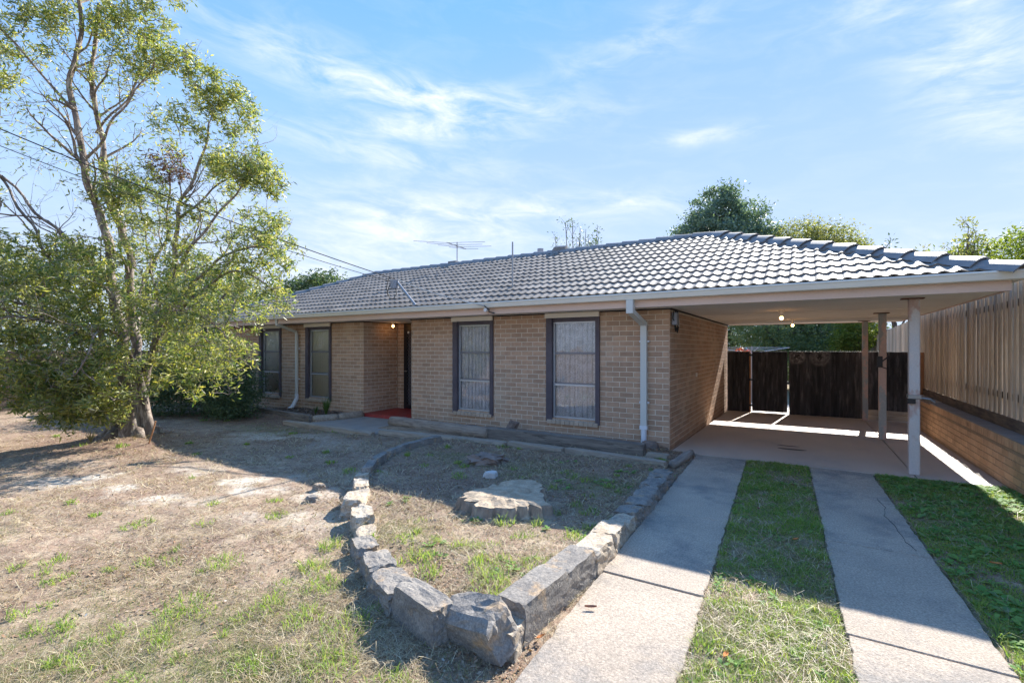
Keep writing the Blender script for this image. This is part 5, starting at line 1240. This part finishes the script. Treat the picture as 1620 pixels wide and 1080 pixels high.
# ------------------------------------------------------------------ grass, weeds, litter
def scatter(n, dmax=14, dmin=1.9, power=1.0):
    u = rng.random(n); d = dmin*(dmax/dmin)**(u**power); a = R(YAW)+R(90)+rng.uniform(-R(52), R(52), n)
    return CAM[0]+np.cos(a)*d/np.cos(a-R(YAW)-R(90)), CAM[1]+np.sin(a)*d/np.cos(a-R(YAW)-R(90)), d
def garden_ok(x, y):
    ok = ~on_conc(x, y, .0) & (x < 3.84) & (x > -16)
    ok &= ~((y > -.02) & (x > -13.1) & (x < 0.02))
    ok &= ~((x > -7.2) & (x < -5.4) & (y > -1.5))
    return ok
def blades(name, x, y, h, w_, lean, mtl, seed, kind='stuff', two=True):
    r = np.random.default_rng(seed); n = len(x); z = ground_z(x, y)-.004
    a = r.uniform(0, 2*np.pi, n); d = np.stack([np.cos(a), np.sin(a), np.zeros(n)], -1); b_ = r.uniform(0, 2*np.pi, n); s = np.stack([np.cos(b_), np.sin(b_), np.zeros(n)], -1)
    P = np.stack([x, y, z], -1); h = h[:, None]; w_ = w_[:, None]; lean = lean[:, None]
    mid = P+d*h*lean*.45+np.array([0, 0, 1])*h*(1-.25*lean)*.6
    tip = P+d*h*lean*1.15+np.array([0, 0, 1])*h*np.clip(1-.62*lean, .06, 1)
    if two:
        V = np.stack([P-s*w_, P+s*w_, mid+s*w_*.8, mid-s*w_*.8, tip], 1).reshape(-1, 3); i = np.arange(n)*5
        F = np.stack([np.stack([i, i+1, i+2], -1), np.stack([i, i+2, i+3], -1), np.stack([i+3, i+2, i+4], -1)], 1).reshape(-1, 3)
    else:
        V = np.stack([P-s*w_, P+s*w_, tip], 1).reshape(-1, 3); i = np.arange(n)*3; F = np.stack([i, i+1, i+2], -1)
    o = obj(name, np_mesh(name, V, F), mtl); return tag(o, kind=kind)
m_green = leaf_mat('green_grass', [(.14,.25,.06),(.22,.34,.08),(.33,.42,.11),(.18,.27,.09),(.42,.42,.18)], trans=.45, spec=.15, rough=.6)
m_dry = leaf_mat('dry_grass', [(.33,.24,.13),(.46,.37,.23),(.58,.50,.35),(.20,.135,.08),(.30,.25,.17)], trans=.15)
m_moss = leaf_mat('short_grass', [(.15,.19,.07),(.21,.25,.09),(.27,.29,.13),(.17,.19,.09),(.36,.33,.19)], trans=.3)
# dry straw lying everywhere on the lawn
x, y, d = scatter(520000); ok = garden_ok(x, y); keep = rng.random(len(x)) < np.clip(fbm(x, y, 2.6, 4, 71)*3.4-1.5-.6*sand_mask(x, y), .07, 1); ok &= keep; ok &= ~((y > -3.6) & (x < .7) & (rng.random(len(x)) < .6)); x, y, d = x[ok], y[ok], d[ok]; n = len(x)
tag(blades('dry_grass', x, y, rng.uniform(.02,.07, n), np.maximum(.0017, d*.0006), rng.uniform(.75,1.6, n), m_dry, 1, two=False), 'dry straw coloured grass lying over the bare soil', 'grass')
x, y, d = scatter(70000, 9); ok = garden_ok(x, y) & (rng.random(len(x)) < np.clip(fbm(x, y, 2.3, 3, 75)*2.4-.75-sand_mask(x, y), .03, 1)); x, y, d = x[ok], y[ok], d[ok]; n = len(x)
tag(blades('long_straw', x, y, rng.uniform(.05,.13, n), np.maximum(.0014, d*.0005), rng.uniform(1.0,1.7, n), m_dry, 15, two=True), 'long dry straw stalks lying across the soil', 'grass')
# short green-brown sward
x, y, d = scatter(600000); g = green_mask(x, y); ok = garden_ok(x, y) & (rng.random(len(x)) < np.clip(g*1.25*np.clip((fbm(x, y, 7, 3, 72)-.32)*5, 0, 1)+.015, 0, 1)); x, y, d = x[ok], y[ok], d[ok]; n = len(x)
tag(blades('short_grass', x, y, rng.uniform(.018,.05, n), np.maximum(.0019, d*.0006), rng.uniform(.2,1.2, n), m_moss, 2, two=False), 'short olive green grass in thin patches', 'grass')
# green tufts
def tufts(cs, seed):
    r = np.random.default_rng(seed); X_ = []; Y_ = []; H_ = []
    for cx, cy, rad, k, h in cs:
        a = r.uniform(0, 6.283, k); q = rad*np.sqrt(r.random(k))*.9; X_.append(cx+np.cos(a)*q); Y_.append(cy+np.sin(a)*q); H_.append(h*1.35*r.uniform(.5,1.15, k)*(1-.4*q/rad))
    return np.concatenate(X_), np.concatenate(Y_), np.concatenate(H_)
cs = []
fixed = [(-1.0,-6.1,.12,90,.10),(-.7,-6.05,.14,120,.11),(-.45,-5.95,.18,160,.09),(-.2,-6.25,.16,150,.10),(.15,-6.2,.14,110,.09),(.4,-6.15,.12,70,.08),(-1.25,-5.6,.12,100,.12),(-1.45,-5.3,.10,80,.13),(-.95,-5.75,.16,140,.10),
         (-1.9,-5.9,.16,120,.08),(-1.5,-6.35,.18,130,.09),(-2.4,-6.2,.12,60,.08),(-2.5,-5.1,.12,80,.07),(-3.4,-5.9,.14,80,.08),(-.05,-5.05,.20,170,.11),(.2,-4.85,.14,110,.09),(.1,-5.25,.16,120,.12),(.28,-5.4,.10,80,.12),(-.55,-5.2,.12,90,.12),(-.35,-5.35,.12,90,.10),
         (.25,-4.25,.10,70,.10),(.30,-4.0,.10,60,.09),(.1,-3.6,.12,60,.08),(-.9,-5.0,.12,60,.07),(-.42,-4.28,.10,50,.12),(-.15,-4.15,.07,30,.10)]
cs += fixed
for _ in range(1100):
    x, y, d = scatter(1, 12); x, y = float(x[0]), float(y[0])
    if not bool(garden_ok(np.array(x), np.array(y))): continue
    gm = float(green_mask(np.array(x), np.array(y)))
    if random.random() > .12+.9*gm or float(sand_mask(np.array(x), np.array(y))) > .3: continue
    cs.append((x, y, random.uniform(.04,.12), int(random.uniform(20,60)), random.uniform(.04,.085)))
x, y, h = tufts(cs, 8); ok = ~on_conc(x, y, -.02); x, y, h = x[ok], y[ok], h[ok]; n = len(x); d = np.hypot(x-CAM[0], y-CAM[1])
tag(blades('green_grass', x, y, h, np.maximum(.0022, d*.00065), rng.uniform(.2,1.1, n), m_green, 3), 'bright green grass tufts dotted over the lawn and garden bed', 'grass')
# driveway centre strip and right strip: denser mixed grass
def area_pts(n, x0, x1, y0, y1): return rng.uniform(x0, x1, n), y0+(y1-y0)*rng.random(n)**1.0
x, y = area_pts(90000, 1.1, 2.15, -7.2, -.12); ok = ~on_conc(x+rng.normal(size=len(x))*.018, y, -.012) & (rng.random(len(x)) < np.clip((fbm(x, y, 5, 4, 81)-.30)*3.2, .06, 1)*np.clip(.55+(y+7)*.12, .35, 1)); x, y = x[ok], y[ok]; n = len(x); d = np.hypot(x-CAM[0], y-CAM[1])
gh = np.where(fbm(x, y, 6, 3, 82) > .55, 1.5, .9)
tag(blades('green_grass', x, y, rng.uniform(.015,.05, n)*gh, np.maximum(.0016, d*.0005), rng.uniform(.3,1.3, n), m_green, 4, two=True), 'green and straw coloured grass between the two driveway strips', 'grass')
x, y = area_pts(60000, 1.1, 2.15, -7.2, -.12); ok = ~on_conc(x, y, -.01) & (rng.random(len(x)) < np.where(y < -3.6, .8, .45)); x, y = x[ok], y[ok]; n = len(x)
tag(blades('dry_grass', x, y, rng.uniform(.015,.05, n), np.full(n, .0022), rng.uniform(.7,1.5, n), m_dry, 5, two=False), 'dry grass between the driveway strips', 'grass')
x, y = area_pts(80000, 2.55, 3.84, -7.2, -.2); ok = ~on_conc(x+rng.normal(size=len(x))*.02, y, -.012) & (rng.random(len(x)) < np.clip((fbm(x, y, 4, 4, 83)-.25)*3, .1, 1)); x, y = x[ok], y[ok]; n = len(x)
tag(blades('green_grass', x, y, rng.uniform(.02,.06, n), np.full(n, .0024), rng.uniform(.3,1.2, n), m_green, 6), 'green grass between the right driveway strip and the brick retaining wall', 'grass')
x, y = area_pts(20000, 2.55, 3.84, -7.2, -.2); ok = ~on_conc(x, y, -.01); x, y = x[ok], y[ok]; n = len(x)
tag(blades('dry_grass', x, y, rng.uniform(.015,.05, n), np.full(n, .0022), rng.uniform(.8,1.5, n), m_dry, 7, two=False), 'dry grass beside the right driveway strip', 'grass')
# broad leaved weeds
def weeds(name, cs, mtl, label, seed):
    r = np.random.default_rng(seed); V = []; F = []; nv = 0
    for cx, cy, rad, k in cs:
        z = float(ground_z(np.array(cx), np.array(cy)))
        for i in range(k):
            a = r.uniform(0, 6.283); el = r.uniform(.15,.9); L_ = rad*r.uniform(.6,1.1); w_ = L_*r.uniform(.16,.26)
            dx, dy = math.cos(a), math.sin(a); sx, sy = -dy, dx; base = np.array([cx, cy, z+.004])+r.normal(size=3)*np.array([.006,.006,.0])
            pts = []
            for t, ww in ((.0,.12),(.35,.55),(.7,1.0),(.92,.6)):
                hh = L_*t; hz_ = L_*(math.sin(el)*t-.45*t*t*math.sin(el)); p = base+np.array([dx*hh*math.cos(el*.6), dy*hh*math.cos(el*.6), hz_])
                pts += [p-np.array([sx, sy, -.15])*w_*ww, p+np.array([sx, sy, .15])*w_*ww]
            t = 1.05; p = base+np.array([dx*L_*t*math.cos(el*.6), dy*L_*t*math.cos(el*.6), L_*(math.sin(el)*t-.5*t*t*math.sin(el))]); pts.append(p)
            V += pts; F += [(nv, nv+1, nv+3), (nv, nv+3, nv+2), (nv+2, nv+3, nv+5), (nv+2, nv+5, nv+4), (nv+4, nv+5, nv+7), (nv+4, nv+7, nv+6), (nv+6, nv+7, nv+8)]; nv += 9
    return tag(obj(name, np_mesh(name, np.array(V), np.array(F)), mtl), label, 'weeds', kind='stuff')
m_weed = leaf_mat('weed_leaf', [(.12,.27,.07),(.18,.34,.09),(.26,.38,.11),(.15,.26,.11)], trans=.4, rough=.65, spec=.12)
cs = []
for _ in range(900):
    x = random.uniform(2.62,3.82); y = -.28-6.5*random.random()**1.7
    if bool(on_conc(np.array(x), np.array(y), .03)): continue
    dens = float(fbm(np.array(x), np.array(y), 2.0, 3, 91)); 
    if dens < .42 and y < -1.2: continue
    cs.append((x, y, random.uniform(.035,.085), random.randint(7,14)))
for _ in range(200):
    x = random.uniform(1.15,2.0); y = -.25-5.5*random.random()**1.5
    if bool(on_conc(np.array(x), np.array(y), .02)): continue
    cs.append((x, y, random.uniform(.025,.055), random.randint(6,11)))
weeds('broadleaf_weeds', cs, m_weed, 'broad leaved green weeds filling the strips beside the driveway', 5)
cs = [(random.gauss(x, .10), random.gauss(y, .08), random.uniform(.035,.07), random.randint(6,11)) for x, y, k in ((.22,-4.2,7),(.05,-4.95,6),(-.55,-5.05,4),(-.1,-2.6,8),(.0,-2.0,7),(-.5,-2.9,6),(-.7,-4.35,4),(-1.6,-4.3,3),(.75-.5,-1.75,5),(-1.0,-1.9,4),(.2,-.9,4)) for _ in range(k)]
weeds('broadleaf_weeds', cs, m_weed, 'small broad leaved weeds scattered in the garden bed', 6)
# leaf and bark litter
def litter(name, x, y, size, mtl, label, seed, asp=.45):
    z = ground_z(x, y)+.006; r = np.random.default_rng(seed); n = len(x); a = r.uniform(0, 6.283, n); L_ = size*r.uniform(.5,1.4, n)
    dx, dy = np.cos(a)*L_, np.sin(a)*L_; tz = r.normal(size=n)*.35*L_; tz2 = r.normal(size=n)*.35*L_
    P = np.stack([x, y, z], -1); A = np.stack([dx, dy, tz], -1); B = np.stack([-dy*asp, dx*asp, tz2*asp], -1)
    V = np.stack([P-A, P+B, P+A, P-B], 1).reshape(-1, 3); i = np.arange(n)*4; F = np.stack([i, i+1, i+2, i+3], -1)
    return tag(obj(name, np_mesh(name, V, F), mtl), label, 'litter', kind='stuff')
m_lit = leaf_mat('litter', [(.22,.13,.08),(.32,.22,.14),(.14,.09,.065),(.42,.34,.26),(.28,.15,.08)], trans=.1, rough=.8)
x, y, d = scatter(150000, 13); lm = litter_dark_mask(x, y); ok = garden_ok(x, y) & (rng.random(len(x)) < np.clip(lm*.8+.04, 0, 1)) & (x < 1.0); x, y = x[ok], y[ok]
litter('leaf_litter', x, y, .013, m_lit, 'brown leaf and bark litter under the tree and in the beds', 9)
x = rng.uniform(-9.9,-7.3, 5000); y = rng.uniform(-1.1,-.03, 5000); litter('bark_mulch', x, y, .022, leaf_mat('mulch', [(.12,.085,.065),(.20,.15,.12),(.07,.05,.04),(.33,.28,.24)], trans=0, rough=.9), 'bark mulch in the bed below the downpipe', 10)
x = rng.uniform(-5.4,.1, 2500); y = rng.uniform(-.55,-.03, 2500); litter('bark_mulch', x, y, .018, m_lit, 'bark and soil crumbs between the wall and the sleepers', 11)
x, y, d = scatter(500, 7); ok = garden_ok(x, y); x, y = x[ok], y[ok]; litter('pale_debris', x, y, .007, leaf_mat('pale_debris', [(.6,.55,.48),(.45,.38,.3)], trans=0, rough=.8), 'pale chips and small stones scattered on the soil', 12, .8)
# individual fallen leaves
def fallen(loc, rz, s, col, label):
    mb = MB(); vs = []
    for i in range(7):
        t = i/6; w_ = .28*math.sin(math.pi*min(1, t*.96+.02))*s; z = .012+.25*s*(t-.5)**2; vs += [((t-.5)*s, -w_*.6, z+.004), ((t-.5)*s, 0, z-.004), ((t-.5)*s, w_*.6, z+.006)]
    fs = [(3*i+k, 3*i+3+k, 3*i+4+k, 3*i+1+k) for i in range(6) for k in (0, 1)]
    z0 = max(float(ground_z(np.array(loc[0]), np.array(loc[1])))+.012, .013 if on_conc(np.array(loc[0]), np.array(loc[1])) else -1)
    o = mb.add(vs, fs).build('fallen_leaf', col, loc=(loc[0], loc[1], z0)); o.rotation_euler = (0, 0, rz); return tag(o, label, 'leaf', 'fallen leaves')
m_fl = mat('brown_leaf', (.30,.13,.07), rough=.6); m_fo = mat('orange_leaf', (.55,.22,.07), rough=.6); m_fy = mat('yellow_leaf', (.62,.45,.12), rough=.6)
fallen((.72,-5.07), .5, .075, m_fl, 'brown curled leaf lying on the left driveway strip')
fallen((.60,-5.50), 1.2, .06, m_fo, 'orange leaf at the foot of the longest dark block by the driveway')
fallen((1.78,-3.22), .8, .06, m_fo, 'orange leaf on the shaded grass between the driveway strips')
fallen((1.55,-1.92), .3, .06, m_fy, 'yellow leaf on the far part of the grass between the driveway strips')
fallen((1.45,-2.5), 2.0, .055, m_fl, 'small brown leaf in the middle of the grass between the driveway strips')
fallen((3.05,-2.95), .1, .07, m_fo, 'orange leaf on the grass by the retaining wall')
fallen((1.50,-5.15), 1.4, .07, m_fo, 'orange brown leaf on the sunlit grass between the driveway strips')
fallen((1.72,-1.35), 2.4, .05, m_fl, 'brown leaf near the carport on the grass between the driveway strips')
